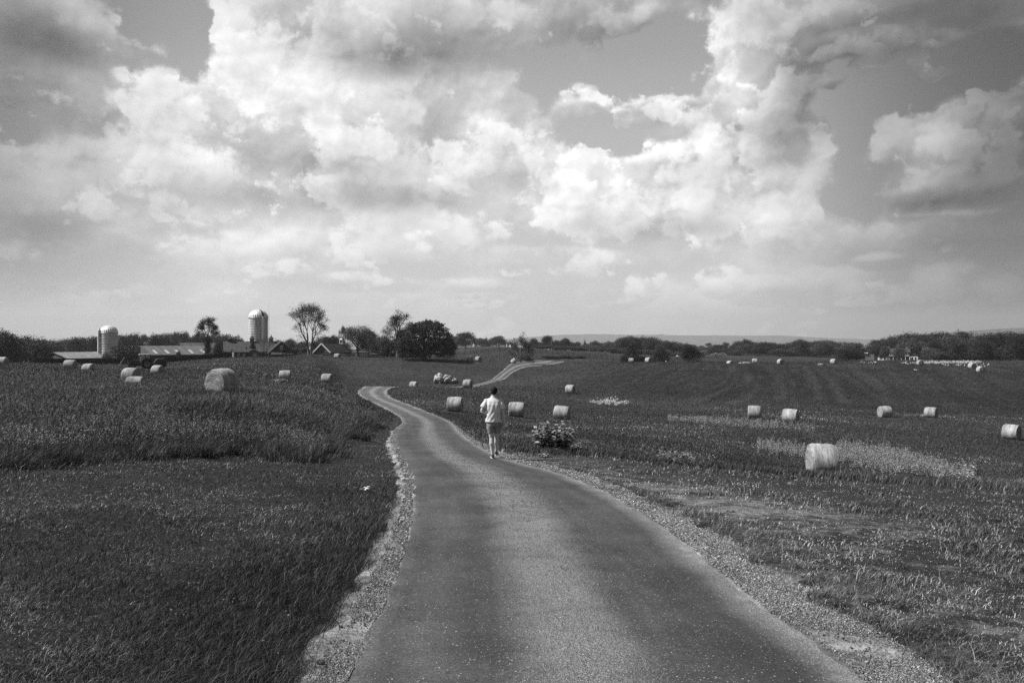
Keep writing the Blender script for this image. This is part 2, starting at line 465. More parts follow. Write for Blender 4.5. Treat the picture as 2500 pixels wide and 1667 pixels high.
def pix_ground(px, py, y0=3.2, y1=400.0):
    """first point of the land on the ray through a pixel"""
    u = (px - 1250.0) / F; s = -(py - HY) / F
    Y = np.exp(np.linspace(math.log(y0), math.log(y1), 3000))
    z = height(u * Y, Y, False)
    k = np.argmax(z >= s * Y)
    if z[k] < s * Y[k]: k = np.argmin(s * Y - z)
    return np.array([u * Y[k], Y[k]])
def inside(poly, x, y):
    poly = np.asarray(poly); c = np.zeros(x.shape, bool)
    n = len(poly); j = n - 1
    for i in range(n):
        xi, yi = poly[i]; xj, yj = poly[j]
        t = ((yi > y) != (yj > y))
        with np.errstate(divide='ignore', invalid='ignore'):
            c ^= t & (x < (xj - xi) * (y - yi) / (yj - yi + 1e-12) + xi)
        j = i
    return c

# road edges, walked from the camera outward (bearings of the left and right edge)
ROAD = [ # left px,py   right px,py
 ((852,1597),(2050,1597)), ((900,1500),(1900,1500)), ((948,1400),(1775,1400)), ((982,1300),(1645,1300)), ((997,1220),(1515,1220)),
 ((997,1165),(1395,1165)), ((978,1120),(1232,1120)), ((962,1085),(1162,1085)), ((966,1054),(1121,1054)),
 ((985,1036),(1104,1036)), ((984,1024),(1084,1024)), ((972,1014),(1059,1014)), ((950,1002),(1026,1002)),
 ((925,990),(995,990)), ((903,979),(966,980)), ((887,970),(950,971)), ((878,961),(943,962)), ((878,954),(943,955)), ((888,948.5),(955,949)),
]
Lr = [pix_ground(*a) for a, b in ROAD]; Rr = [pix_ground(*b) for a, b in ROAD]
# nearer than the frame: carry on under and behind the camera
def extend(first, second, ys):
    d = (first - second); d = d / abs(d[1])
    return [first + d * (first[1] - y) for y in ys]
Lr = [np.array((-1.05, -14.)), np.array((-1.05, -4.)), np.array((-1.05, 1.0)), np.array((-1.03, 3.0))] + Lr
Rr = [np.array((2.25, -14.)), np.array((2.25, -4.)), np.array((2.15, 1.0)), np.array((2.12, 3.0))] + Rr
# hidden dip behind the rise, then up the far slope
FAR = [((1128,945),(1170,947)), ((1180,933),(1200,937)), ((1200,925),(1228,929.5)), ((1227,912),(1254,921)), ((1254,896),(1307,905)), ((1271,889),(1343,894)), ((1300,886),(1372,888))]
def farp(px, Y): return np.array([(px - 1250) / F * Y, Y])
far_Y = [158, 166, 175, 190, 212, 228, 243]
Lf, Rf = [], []
for (a, b), Y in zip(FAR, far_Y):
    Lf.append(farp(a[0], Y)); Rf.append(farp(b[0], Y))
Lr += [farp(905, 134), farp(960, 148), farp(1050, 156)]
Rr += [farp(985, 130), farp(1050, 141), farp(1110, 148)]
Lr += Lf; Rr += Rf
Lr += [farp(1316, 250)]; Rr += [farp(1378, 249)]
def resample(P, n):
    P = np.array(P); t = np.concatenate([[0], np.cumsum(np.linalg.norm(np.diff(P, axis=0), axis=1))]); t /= t[-1]
    return t
def smooth_pair(L, Rg, n):
    L = np.array(L); Rg = np.array(Rg); C = (L + Rg) / 2
    t = np.concatenate([[0], np.cumsum(np.linalg.norm(np.diff(C, axis=0), axis=1))])
    tn = np.concatenate([np.linspace(0, 60, n // 2, endpoint=False), np.linspace(60, t[-1], n // 2)])
    f = lambda A: np.stack([_pchip(t, A[:, 0], tn), _pchip(t, A[:, 1], tn)], 1)
    return f(L), f(Rg), tn
RL, RR, RT = smooth_pair(Lr, Rr, 900)
# gravel verge beyond each edge: width by distance along the road
def verge_width(tn, side):
    if side < 0:   # left
        w = np.interp(tn, [0, 15, 19, 24, 30, 40, 60, 90, 130, 400], [.34, .34, .32, .25, .22, .30, .36, .28, .2, .2])
    else:
        w = np.interp(tn, [0, 15, 19, 24, 34, 50, 70, 100, 130, 400], [.60, .60, .55, .50, .45, .40, .45, .35, .25, .2])
    return w * (0.72 + 0.56 * vnoise(tn, tn * 0 + side * 9, 0.55, 4, 0.6))
dirs = (RR - RL) / np.linalg.norm(RR - RL, axis=1)[:, None]
VL = RL - dirs * verge_width(RT, -1)[:, None]
VR = RR + dirs * verge_width(RT, 1)[:, None]
ROAD_POLY = np.concatenate([RL, RR[::-1]]); VERGE_POLY = np.concatenate([VL, VR[::-1]])

TALL_EDGE = [(0,1146),(153,1135),(325,1121),(497,1113),(593,1110),(727,1131),(796,1129),(788,1100),(842,1070),(896,1050),(927,1029),(936,1016),(910,999),(880,985),(864,973),(852,962),(850,952)]
TALL_POLY = [np.array((-60., 9.))] + [np.array((-14., 11.5))] + [pix_ground(*p) for p in TALL_EDGE] + [farp(860, 128), farp(800, 150), farp(600, 172), farp(300, 182), farp(-400, 180)]
# rough grass right of the road beyond the worn strip
RIGHT_EDGE = [(1120,1030),(1150,1052),(1190,1072),(1240,1098),(1330,1113),(1450,1112),(1600,1132),(1800,1150),(1970,1163),(2200,1180),(2500,1200),(3000,1230)]
RIGHT_POLY = [pix_ground(*p) for p in RIGHT_EDGE] + [farp(3000, 60), farp(2500, 118), farp(1900, 122), farp(1600, 120), farp(1350, 128), farp(1190, 150), farp(1000, 123), farp(960, 116), farp(955,100), farp(1010,78), farp(1090, 60)]

def mat_land():
    m, h, bs, out = mat_new('grassland')
    tc = h.n('ShaderNodeTexCoord'); P = tc.outputs['Object']
    dry = h.n('ShaderNodeAttribute', attribute_name='dry').outputs['Fac']
    hill = h.n('ShaderNodeAttribute', attribute_name='mown').outputs['Fac']
    def vec(s): 
        mp = h.n('ShaderNodeMapping', {0: P}); mp.inputs['Scale'].default_value = s; return mp.outputs[0]
    fine = h.noise(P, 9.0, 8, 0.7)
    mid = h.noise(P, 0.6, 6, 0.65)
    big = h.noise(P, 0.045, 4, 0.6)
    rows = h.n('ShaderNodeMapping', {0: P}); rows.inputs['Rotation'].default_value = (0, 0, R(-14)); rows.inputs['Scale'].default_value = (0.30, 0.030, 0.3)
    swath = h.n('ShaderNodeAttribute', attribute_name='streak').outputs['Fac']
    c = h.rng(fine, 0.25, 0.75, 0.020, 0.052)
    c = h.mul(c, h.rng(mid, 0.3, 0.7, 0.72, 1.3))
    c = h.mul(c, h.rng(big, 0.35, 0.65, 0.78, 1.25))
    s_ = h.rng(swath, 0.35, 0.85, 0.75, 1.7)
    c = h.mul(c, h.mad(hill, h.sub(s_, 1.0), 1.0))
    c = h.mul(c, h.mad(hill, -0.32, 1.0))
    soil = h.rng(h.noise(P, 55.0, 10, 0.9), 0.38, 0.62, 0.03, 0.44)
    soil = h.mul(soil, h.rng(h.noise(P, 5.0, 5, 0.7), 0.3, 0.7, 0.6, 1.2))
    dn = h.rng(h.add(dry, h.mul(h.sub(h.noise(P, 2.6, 9, 0.8), 0.5), 1.5)), 0.35, 0.75)
    c = h.mad(dn, h.sub(soil, c), c)
    h.put(bs.inputs['Base Color'], h.grey(c))
    bs.inputs['Roughness'].default_value = 0.95
    bs.inputs['Specular IOR Level'].default_value = 0.1
    hgt = h.add(h.mul(h.noise(P, 3.5, 8, 0.75), 0.6), h.mul(h.noise(P, 0.9, 8, 0.7), 1.0))
    b = h.n('ShaderNodeBump', {'Strength': 0.9, 'Distance': 0.22, 'Height': hgt})
    h.put(bs.inputs['Normal'], b.outputs[0])
    return m
# bare or dried patches right of the road (where they lie on the land, radius in metres)
DRY = [(1700,1225,1.9,.62),(1600,1190,1.6,.6),(1850,1250,1.7,.62),(1960,1300,1.2,.5),(2080,1290,1.7,.5),(1780,1300,1.0,.55),(2150,1330,1.2,.35),(2250,1310,1.4,.25),
       (1550,1165,1.0,.4),(1650,1160,1.5,.3),(400,1220,1.8,.3),(520,1300,1.1,.3),(300,1330,.9,.3),(480,1400,.7,.25),(150,1350,.8,.2),(640,1210,.9,.3),(700,1330,.4,.3),(250,1230,1.2,.25),(1450,1150,1.0,.5),(1900,1400,.7,.5),(2100,1420,.8,.4),(2300,1480,.7,.3),(1350,1128,.8,.5)]
def dryness(x, y):
    d = np.zeros(np.shape(x))
    for (px, py, r, wt) in DRY:
        c = pix_ground(px, py)
        d = np.maximum(d, wt * np.exp(-((x - c[0]) / (r * 1.6)) ** 2 - ((y - c[1]) / r) ** 2))
    return d
def swaths(x, y):
    s_ = x * .92 - y * .40 * np.clip(1.0 - (x - 40) / 260, .1, 1) + 2.5 * vnoise(x, y, .03, 2); t_ = x * .43 + y * .90
    return .5 + (vnoise(s_ * .85, t_ * .04, 1.0, 3, .6) - .5) * 0.8
def build_land():
    ns, nr = 640, 640
    s_ = np.linspace(-1, 1, ns); s_ = np.sign(s_) * (np.abs(s_) ** 1.15) * 1.7
    k = np.linspace(0, 1, nr)
    Y = np.concatenate([np.linspace(-25, 2.4, 50, endpoint=False), np.exp(np.linspace(math.log(2.4), math.log(10500), nr - 50))])
    S, YY = np.meshgrid(s_, Y)
    XX = np.clip(S * (np.maximum(YY, 0) + 10), -11000 + 50 * S, 11000 + 50 * S)
    ZZ = height(XX, YY)
    # soft lumps in the turf away from the road
    onroad = inside(VERGE_POLY, XX, YY)
    lump = (vnoise(XX, YY, 0.8, 4) - 0.5) * 0.10
    ZZ = ZZ + np.where(onroad, 0, lump * np.clip(1 - (YY - 30) / 60, 0, 1)) - np.where(onroad, 0.03, 0)
    co = np.stack([XX, YY, ZZ], -1).reshape(-1, 3)
    i = np.arange(nr - 1)[:, None] * ns + np.arange(ns - 1)[None, :]
    q = np.stack([i, i + 1, i + ns + 1, i + ns], -1).reshape(-1, 4)
    dry = np.zeros(XX.shape)
    for (px, py, r, wt) in DRY:
        c = pix_ground(px, py)
        d2 = ((XX - c[0]) / (r * 1.6)) ** 2 + ((YY - c[1]) / r) ** 2
        dry = np.maximum(dry, wt * np.exp(-d2))
    # worn strip beside the gravel on the right
    dry = np.where(onroad, 0.8, dry)
    mown = np.clip((YY - 118) / 20, 0, 1) * np.clip((XX - 8) / 20, 0, 1) * np.clip((260 - YY) / 30, 0, 1)
    worn = np.exp(-np.clip(XX - np.interp(YY, VR[np.argsort(VR[:, 1])][:, 1], VR[np.argsort(VR[:, 1])][:, 0]), 0, 99) / 5.0) * (XX > 0) * np.clip((34 - YY) / 8, 0, 1) * ~inside(RIGHT_POLY, XX, YY)
    dry = np.maximum(dry, .14 + .34 * worn) * np.clip((60 - YY) / 20, 0, 1)
    streak = swaths(XX, YY)
    me = np_mesh('ground', co, q, mat_land(), True, {'dry': dry, 'mown': mown, 'streak': streak}, 4)
    o = link('ground', me); o['kind'] = 'structure'
    return o
land = build_land()

def ribbon(name, A, B, nx, lift, mat, crown=0.0, t=None, rag=0.0):
    n = len(A)
    f = np.linspace(0, 1, nx)
    X = A[:, None, 0] * (1 - f) + B[:, None, 0] * f; Yv = A[:, None, 1] * (1 - f) + B[:, None, 1] * f
    Z = height(X, Yv, True) + lift + crown * (1 - (2 * f - 1) ** 4)
    Zb = np.where((f == 0) | (f == 1), Z - 0.05, Z)
    co = np.stack([X, Yv, Zb], -1).reshape(-1, 3)
    i = np.arange(n - 1)[:, None] * nx + np.arange(nx - 1)[None, :]
    q = np.stack([i, i + 1, i + nx + 1, i + nx], -1).reshape(-1, 4)
    me = np_mesh(name, co, q, mat, True, {'across': np.broadcast_to(f, X.shape), 'along': np.broadcast_to(t[:, None], X.shape)}, 4)
    o = link(name, me); o['kind'] = 'structure'
    return o

def mat_road():
    m, h, bs, out = mat_new('chip_seal')
    P = h.n('ShaderNodeTexCoord').outputs['Object']
    ac = h.n('ShaderNodeAttribute', attribute_name='across').outputs['Fac']
    al = h.n('ShaderNodeAttribute', attribute_name='along').outputs['Fac']
    wob = h.mul(h.sub(h.noise(h.xyz(h.mul(al, 0.25), 0.0), 1.0, 3, 0.6), 0.5), 0.10)
    a = h.add(ac, wob)
    # smooth wheel tracks, loose stone between them and at the edges
    def bump_at(c, wd): return h.rng(h.m('ABSOLUTE', h.sub(a, c)), 0.0, wd, 1.0, 0.0)
    track = h.m('MAXIMUM', bump_at(0.23, 0.20), bump_at(0.76, 0.20))
    loose = h.m('MAXIMUM', bump_at(0.47, 0.19), h.m('MAXIMUM', h.rng(a, 0.0, 0.04, 0.5, 0.0), h.rng(a, 0.86, 0.99, 0.0, .9)))
    patch = h.noise(P, 1.1, 6, 0.7)
    loose = h.m('MAXIMUM', h.mul(loose, h.rng(patch, 0.25, 0.6, 0.40, 1.2)), 0.035)
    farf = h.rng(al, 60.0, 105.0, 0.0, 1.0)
    g1 = h.n('ShaderNodeTexVoronoi', {'Vector': P, 'Scale': 75.0}, feature='F1')
    g2 = h.n('ShaderNodeTexVoronoi', {'Vector': P, 'Scale': 38.0}, feature='F1')
    sel = h.n('ShaderNodeSeparateColor', {0: g1.outputs['Color']}).outputs[0]
    sel2 = h.n('ShaderNodeSeparateColor', {0: g2.outputs['Color']}).outputs[0]
    chips = h.mul(h.m('GREATER_THAN', h.add(sel, h.mul(loose, 0.62)), 0.93), h.rng(g1.outputs['Distance'], 0.25, 0.5, 1.0, 0.0))
    chips2 = h.mul(h.m('GREATER_THAN', h.add(sel2, h.mul(loose, 0.42)), 0.975), h.rng(g2.outputs['Distance'], 0.2, 0.4, 1.0, 0.0))
    chip = h.m('MAXIMUM', chips, chips2)
    base = h.rng(h.noise(P, 60.0, 4, 0.7), 0.3, 0.7, 0.038, 0.074)
    streak = h.noise(h.xyz(h.mul(a, 9.0), h.mul(al, 0.16)), 1.0, 5, 0.6)
    base = h.mul(base, h.rng(streak, 0.3, 0.7, 0.76, 1.28))
    base = h.mul(base, h.rng(patch, 0.3, 0.7, 0.72, 1.25))
    base = h.mul(base, h.rng(h.noise(P, .35, 6, .7), .35, .65, .8, 1.15))
    crack = h.n('ShaderNodeTexVoronoi', {'Vector': h.n('ShaderNodeVectorMath', {0: P, 1: h.n('ShaderNodeTexNoise', {'Vector': P, 'Scale': 3.0, 'Detail': 4.0}).outputs['Color']}, operation='ADD').outputs[0], 'Scale': 0.45}, feature='DISTANCE_TO_EDGE')
    base = h.mul(base, h.rng(crack.outputs['Distance'], 0.0, 0.006, 0.72, 1.0))
    base = h.mul(base, h.mad(track, -0.16, 1.08))
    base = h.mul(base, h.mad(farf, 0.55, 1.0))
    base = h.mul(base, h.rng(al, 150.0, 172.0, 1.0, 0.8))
    stone = h.rng(h.noise(P, 130.0, 2, 0.5), 0.3, 0.7, 0.18, 0.70)
    c = h.mad(h.mul(chip, 0.6), h.sub(stone, base), base)
    grit = h.rng(h.noise(P, 70.0, 6, 0.85), 0.36, 0.64, 0.35, 1.25)
    c = h.mad(h.m('MINIMUM', h.mul(loose, 0.66), 0.75), h.sub(h.mul(h.mul(stone, .62), grit), c), c)
    c = h.mul(c, h.rng(h.noise(P, 45.0, 6, 0.85), 0.35, 0.65, 0.62, 1.38))
    rim = h.m('MAXIMUM', h.rng(h.add(a, h.mul(h.sub(h.noise(P, 5.0, 6, .7), .5), .10)), 0.0, 0.02, .5, 0.0), h.rng(h.add(a, h.mul(h.sub(h.noise(P, 4.0, 6, .7), .5), .16)), 0.93, 1.0, 0.0, .8))
    c = h.mad(rim, h.sub(h.mul(stone, .72), c), c)
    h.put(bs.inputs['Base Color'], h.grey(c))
    bs.inputs['Roughness'].default_value = 0.85
    hg = h.add(h.mul(chip, 0.7), h.mul(h.noise(P, 90.0, 4, 0.7), 0.5))
    b = h.n('ShaderNodeBump', {'Strength': 0.8, 'Distance': 0.012, 'Height': hg})
    h.put(bs.inputs['Normal'], b.outputs[0])
    return m
def mat_gravel():
    m, h, bs, out = mat_new('verge_gravel')
    P = h.n('ShaderNodeTexCoord').outputs['Object']
    sand = h.rng(h.noise(P, 6.0, 8, 0.75), 0.3, 0.7, 0.16, 0.40)
    v = h.n('ShaderNodeTexVoronoi', {'Vector': P, 'Scale': 42.0}, feature='F1')
    sel = h.n('ShaderNodeSeparateColor', {0: v.outputs['Color']}).outputs[1]
    st = h.rng(sel, 0.0, 1.0, 0.05, 0.34, smooth=False)
    msk = h.mul(h.rng(v.outputs['Distance'], 0.3, 0.55, 1.0, 0.0), h.rng(h.noise(P, 1.7, 4, 0.6), 0.40, 0.60))
    ac = h.n('ShaderNodeAttribute', attribute_name='across').outputs['Fac']
    msk = h.mul(msk, h.rng(ac, 0.0, 0.5, 0.35, 1.0))
    sand = h.mul(sand, h.rng(h.noise(P, 1.3, 5, .7), 0.35, 0.65, 0.35, 1.15))
    c = h.mad(msk, h.sub(st, sand), sand)
    h.put(bs.inputs['Base Color'], h.grey(c))
    bs.inputs['Roughness'].default_value = 0.95
    hg = h.add(h.mul(msk, 0.8), h.noise(P, 30.0, 6, 0.7))
    b = h.n('ShaderNodeBump', {'Strength': 0.9, 'Distance': 0.02, 'Height': hg})
    h.put(bs.inputs['Normal'], b.outputs[0])
    return m
def fray(E, D, s, seed):
    n_ = (vnoise(RT + seed, RT * 0, 3.0, 4, .65) - .5) * np.interp(RT, [0, 20, 60, 120], [.09, .12, .30, .3])
    return E + D * (n_ * s)[:, None]
RL_, RR_ = fray(RL, dirs, 1, 3.1), fray(RR, dirs, 1, 8.7)
VL = fray(VL, dirs, 2.4, 15.0); VR = fray(VR, dirs, 3.2, 22.0); VERGE_POLY = np.concatenate([VL, VR[::-1]])
verge = ribbon('gravel_verge', VL, VR, 40, 0.004, mat_gravel(), 0.0, RT)
road = ribbon('road', RL_, RR_, 34, 0.010, mat_road(), 0.012, RT)

# ------------------------------------------------------------------ distant hills
def ridge(prof, Y, depth, mat, zb):
    ks = np.linspace(0, 1, 400)
    px = np.interp(ks, np.linspace(0, 1, len(prof)), [p[0] for p in prof])
    py = np.interp(px, [p[0] for p in prof], [p[1] for p in prof])
    py = py + (vnoise(px, px * 0, 0.05, 5, 0.6) - 0.5) * 1.8
    x = (px - 1250) / F * Y
    top = (HY - py) / F * Y
    rows = []
    for f in np.linspace(0, 1, 14):
        prof_f = math.sin(f * PI) ** 0.8
        z = zb + (top - zb) * prof_f
        z = z + (vnoise(x / Y * 60, x * 0 + f * 9, 1.0, 4) - .5) * (top - zb) * 0.25 * math.sin(f * PI) * (1 if abs(f - .5) > .1 else 0)
        rows.append(np.stack([x, np.full_like(x, Y + (f - 0.5) * depth), z], -1))
    co = np.stack(rows, 0); n = co.shape[1]; r = co.shape[0]
    i = np.arange(r - 1)[:, None] * n + np.arange(n - 1)[None, :]
    q = np.stack([i, i + 1, i + n + 1, i + n], -1).reshape(-1, 4)
    o = link('hills', np_mesh('hills', co.reshape(-1, 3), q, mat, True, None, 4)); o['kind'] = 'structure'
    return o
m_hill = mat_simple('wooded_hill', 0.035, 0.075, 0.012, 8, 0.95, 0.6, 0.05, bscale=0.02, bdist=12)
ridge([(-700,838),(1150,838),(1240,828),(1330,821),(1400,817.5),(1470,817),(1540,819),(1600,818),(1650,820),(1750,820),(1830,821),(1880,819.5),(1940,822),(2010,826),(2100,829),(2130,832),(2400,838),(3300,840)], 9000, 2500, m_hill, -150)
ridge([(2200,838),(2290,822),(2330,815),(2390,808),(2440,804),(2500,801),(2600,800),(2800,806),(3200,815)], 4600, 1500, m_hill, -90)
# ------------------------------------------------------------------ the farm
M_wood_dark = mat_simple('dark_barn_boards', 0.030, 0.060, 1.5, 6, 0.9, 0.4, 0.1, (6, 6, .4), bdist=0.02)
M_wood_mid = mat_simple('weathered_boards', 0.07, 0.13, 1.2, 6, 0.9, 0.4, 0.1, (7, 7, .4), bdist=0.02)
M_white = mat_simple('white_paint', 0.62, 0.78, 2.0, 4, 0.6)
M_black = mat_simple('black_gap', 0.010, 0.018, 2.0, 2, 0.9)
M_glass = mat_simple('window_glass', 0.02, 0.05, 1.0, 2, 0.15, spec=0.6)
M_shingle = mat_simple('shingle_roof', 0.035, 0.085, 2.6, 8, 0.9, 0.6, 0.1, (1, 1, 2.5), bdist=0.03)
M_darkroof = mat_simple('dark_roof', 0.035, 0.06, 1.4, 5, 0.8)
M_brick = mat_simple('brick', 0.10, 0.18, 6.0, 5, 0.9)
def mat_metal_roof(name, lo, hi, step, rough=0.45):
    m, h, bs, out = mat_new(name)
    P = h.n('ShaderNodeTexCoord').outputs['Object']
    x = h.n('ShaderNodeSeparateXYZ', {0: P}).outputs[0]
    seam = h.m('PINGPONG', h.mul(x, 1 / step), 0.5)
    s_ = h.rng(seam, 0.0, 0.10, 0.45, 1.0)
    st = h.noise(h.n('ShaderNodeMapping', {0: P}).outputs[0], 0.9, 6, 0.65)
    panel = h.noise(h.xyz(h.m('FLOOR', h.mul(x, 1 / step)), 0, 0), 1.7, 1, 0.5)
    c = h.mul(h.rng(st, .3, .7, lo, hi), h.mul(s_, h.rng(panel, .3, .7, .8, 1.2)))
    h.put(bs.inputs['Base Color'], h.grey(c)); bs.inputs['Roughness'].default_value = rough
    bs.inputs['Metallic'].default_value = 0.0
    return m
M_metal_roof = mat_metal_roof('grey_sheet_roof', 0.07, 0.115, 0.62)
M_pale_roof = mat_metal_roof('pale_sheet_roof', 0.15, 0.27, 0.50)

def az(px): return math.atan((px - 1250) / F)
def site(name, px, Y, z, ang, label, cat='barn', group=None):
    return empty(name, ((px - 1250) / F * Y, Y, z), R(ang) - az(px), label, cat, group)

def gable_roof(mb, L, prof, th=0.14, over=0.35):
    """prof: (y, z) left eave, ridge, right eave in the gable plane; ridge runs along +X"""
    for (a, b) in ((prof[0], prof[1]), (prof[1], prof[2])):
        (y0, z0), (y1, z1) = a, b
        d = Vector((0, y1 - y0, z1 - z0)).normalized()
        if a is prof[0]: y0 -= d.y * over; z0 -= d.z * over
        else: y1 += d.y * over; z1 += d.z * over
        nrm = Vector((0, -d.z, d.y)) * th
        vs = []
        for x in (-over, L + over):
            vs += [(x, y0, z0), (x, y1, z1), (x, y1 + nrm.y, z1 + nrm.z), (x, y0 + nrm.y, z0 + nrm.z)]
        mb.add(vs, [(0, 1, 2, 3), (7, 6, 5, 4), (0, 4, 5, 1), (1, 5, 6, 2), (2, 6, 7, 3), (3, 7, 4, 0)])
    return mb
def shell(mb, L, prof, zb):
    """closed wall body under the roof"""
    poly = [(prof[0][0], zb), prof[0], prof[1], prof[2], (prof[2][0], zb)]
    poly = [(p[0], p[1]) for p in poly]
    vs = [(0, p[0], p[1]) for p in poly] + [(L, p[0], p[1]) for p in poly]
    mb.add(vs, [(0, 1, 2, 3, 4), (9, 8, 7, 6, 5), (0, 5, 6, 1), (4, 3, 8, 9), (1, 6, 7, 2), (2, 7, 8, 3)])
    return mb
def window(root, c, w, h_, facing, frame=0.12, mat=None):
    """facing 'x-','y-': the wall it is set in"""
    f = MB(); gl = MB(); t = 0.06
    def bx(mb, u0, u1, z0, z1, dep, off):
        if facing == 'y-': mb.box((c[0] + (u0 + u1) / 2, c[1] - off, c[2] + (z0 + z1) / 2), (u1 - u0, dep, z1 - z0))
        else: mb.box((c[0] - off, c[1] + (u0 + u1) / 2, c[2] + (z0 + z1) / 2), (dep, u1 - u0, z1 - z0))
    bx(f, -w / 2 - frame, -w / 2, -h_ / 2, h_ / 2, t, .03); bx(f, w / 2, w / 2 + frame, -h_ / 2, h_ / 2, t, .03)
    bx(f, -w / 2 - frame, w / 2 + frame, h_ / 2, h_ / 2 + frame, t, .03); bx(f, -w / 2 - frame, w / 2 + frame, -h_ / 2 - frame, -h_ / 2, t, .03)
    bx(f, -.03, .03, -h_ / 2, h_ / 2, t * .6, .03); bx(f, -w / 2, w / 2, -.03, .03, t * .6, .03)
    fr = f.build('window', mat or M_white, root)
    bx(gl, -w / 2, w / 2, -h_ / 2, h_ / 2, .02, .012)
    gl.build('pane', M_glass, fr)
    return fr

# low barn at the left: lopsided gable, pale sheet roof
Y = 212.0; k = Y / F
r = site('barn', 166, Y, -42 * k, 30, 'low barn with pale sheet roof and lopsided gable, left of the short silo')
prof = [(0, 0), (6.6, 1.55), (13.6, -.6)]
shell(MB(), 20, prof, -3.4).build('wall', M_wood_mid, r)
gable_roof(MB(), 20, prof).build('roof', M_pale_roof, r)

# long barn with roof lights
M_lightpanel = mat_simple('roof_light_panel', .30, .40, 2, 3, .6)
Y = 198.0; k = Y / F
r = site('barn', 366, Y, -33.4 * k, 12, 'long low barn with a row of pale roof lights, right of the short silo')
L = 16.5; prof = [(0, 0), (10.5, 2.15), (11.0, 2.1)]
shell(MB(), L, prof, -2.6).build('wall', M_wood_dark, r)
gable_roof(MB(), L, prof, .12, .3).build('roof', M_metal_roof, r)
mb = MB()
for i in range(5):
    mb.box((-.03, 1.4 + i * 1.9, -.35 + .16 * i), (.05, 1.75, 2.0 + .34 * i))
mb.build('end_boarding', M_wood_mid, r)
sl = math.atan2(2.15, 10.5)
for i, x in enumerate((1.9, 4.7, 7.3, 10.6, 13.6)):
    p = Vector((x, 1.1, .225 + .02)); q = Vector((x, 5.2, 1.065 + .02))
    MB().bar(p + Vector((0, 0, .125)), q + Vector((0, 0, .125)), .62, .05).build('roof_light', M_lightpanel, r)
mb = MB(); mb.box((.02, -.02, -1.3), (.22, .22, 2.6)); mb.build('corner_post', M_wood_mid, r)

# big barn: long roof with three cupolas and a wing whose gable faces the field
Y = 226.0; k = Y / F
r = site('barn', 548, Y, -2.9, 0, 'big shingled barn with three roof cupolas in front of the tall silo')
L = 15.5; prof = [(0, 0), (5.5, 2.75), (11, 0)]
shell(MB(), L, prof, -2.6).build('wall', M_wood_dark, r)
gable_roof(MB(), L, prof).build('roof', M_shingle, r)
for x in (1.7, 7.6, 13.0):
    c = MB(); c.box((x, 5.5, 3.15), (1.15, 1.15, 1.1)); cu = c.build('cupola', M_wood_dark, r)
    l = MB(); l.box((x, 5.5, 3.25), (1.0, 1.17, .12)); l.box((x, 5.5, 3.0), (1.0, 1.17, .12)); l.build('louvre', M_black, cu)
    t = MB(); t.lathe([(1.0, 0), (.62, .22), (.40, .50), (.14, .75), (.05, 1.25), (.0, 1.3)], 8, Matrix.Translation((x, 5.5, 3.7)), smooth=False); t.build('cap', M_darkroof, cu)
w_ = MB()
prof2 = [(-3.45, -.35), (0, 2.75), (3.45, -.35)]
# the wing runs towards the camera: ridge along -Y
M90 = Matrix.Translation((15.3, -4.5, 0)) @ Matrix.Rotation(R(90), 4, 'Z')
s0 = shell(MB(), 10, prof2, -2.6); w_.add(s0.v, s0.f, False, M90); w_.build('wing_wall', M_wood_dark, r)
w_ = MB(); s0 = gable_roof(MB(), 10, prof2); w_.add(s0.v, s0.f, False, M90); w_.build('wing_roof', M_shingle, r)
window(r, (15.3, -4.5, 1.15), .55, .95, 'y-')
pr = MB(); pr.add([(12.2, -6.2, -.75), (18.6, -6.2, -.75), (18.2, -4.52, .05), (12.7, -4.52, .05), (12.2, -6.2, -.85), (18.6, -6.2, -.85), (18.2, -4.52, -.05), (12.7, -4.52, -.05)],
   [(0, 1, 2, 3), (7, 6, 5, 4), (0, 4, 5, 1), (1, 5, 6, 2), (3, 2, 6, 7), (0, 3, 7, 4)]); pr.build('porch_roof', M_shingle, r)
for x in (12.4, 14.4, 16.4, 18.4): MB().box((x, -6.1, -1.75), (.14, .14, 1.9)).build('porch_post', M_wood_mid, r)
for x in (13.2, 16.9): window(r, (x, -4.5, -1.35), .7, .8, 'y-', .08, M_wood_mid)

# smaller barn roof behind the ivy clad tree
r = site('barn', 452, 234, -2.9, 18, 'grey roofed barn half hidden behind the ivy clad tree')
prof = [(0, 0), (4.5, 2.4), (9, 0)]
shell(MB(), 11, prof, -2.5).build('wall', M_wood_dark, r); gable_roof(MB(), 11, prof).build('roof', M_metal_roof, r)

# shed with white corner boards
Y = 194.0; k = Y / F
r = site('shed', 571, Y, gz((571 - 1250) / F * Y, Y) - .1, 8, 'small dark shed with white corner boards in front of the big barn', 'shed')
zt = -26 * k - r.location[2]; zr = -18.2 * k - r.location[2]
prof = [(0, zt), (1.9, zr), (3.8, zt)]
shell(MB(), 4.2, prof, -.5).build('wall', M_wood_dark, r); gable_roof(MB(), 4.2, prof, .08, .15).build('roof', M_darkroof, r)
g_ = MB(); g_.box((-.012, 1.9, zt * .5), (.02, 3.78, zt - .02)); g_.build('end_boarding', M_wood_mid, r)
cb = MB(); cb.box((-.03, -.03, zt * .5), (.16, .16, zt)); cb.build('corner_board', M_white, r)
cb = MB(); cb.box((-.03, 3.83, zt * .5), (.16, .16, zt)); cb.build('corner_board', M_white, r)
window(r, (-.02, 1.9, zt * .55), .55, .65, 'x-'); window(r, (1.1, -.0, zt * .55), .45, .6, 'y-', .07); window(r, (2.4, 0, zt * .55), .45, .6, 'y-', .07)
MB().box((3.6, -.02, zt * .42), (.9, .04, zt * .84)).build('doorway', M_black, r)  # flat black panel carries the darkness inside the open doorway
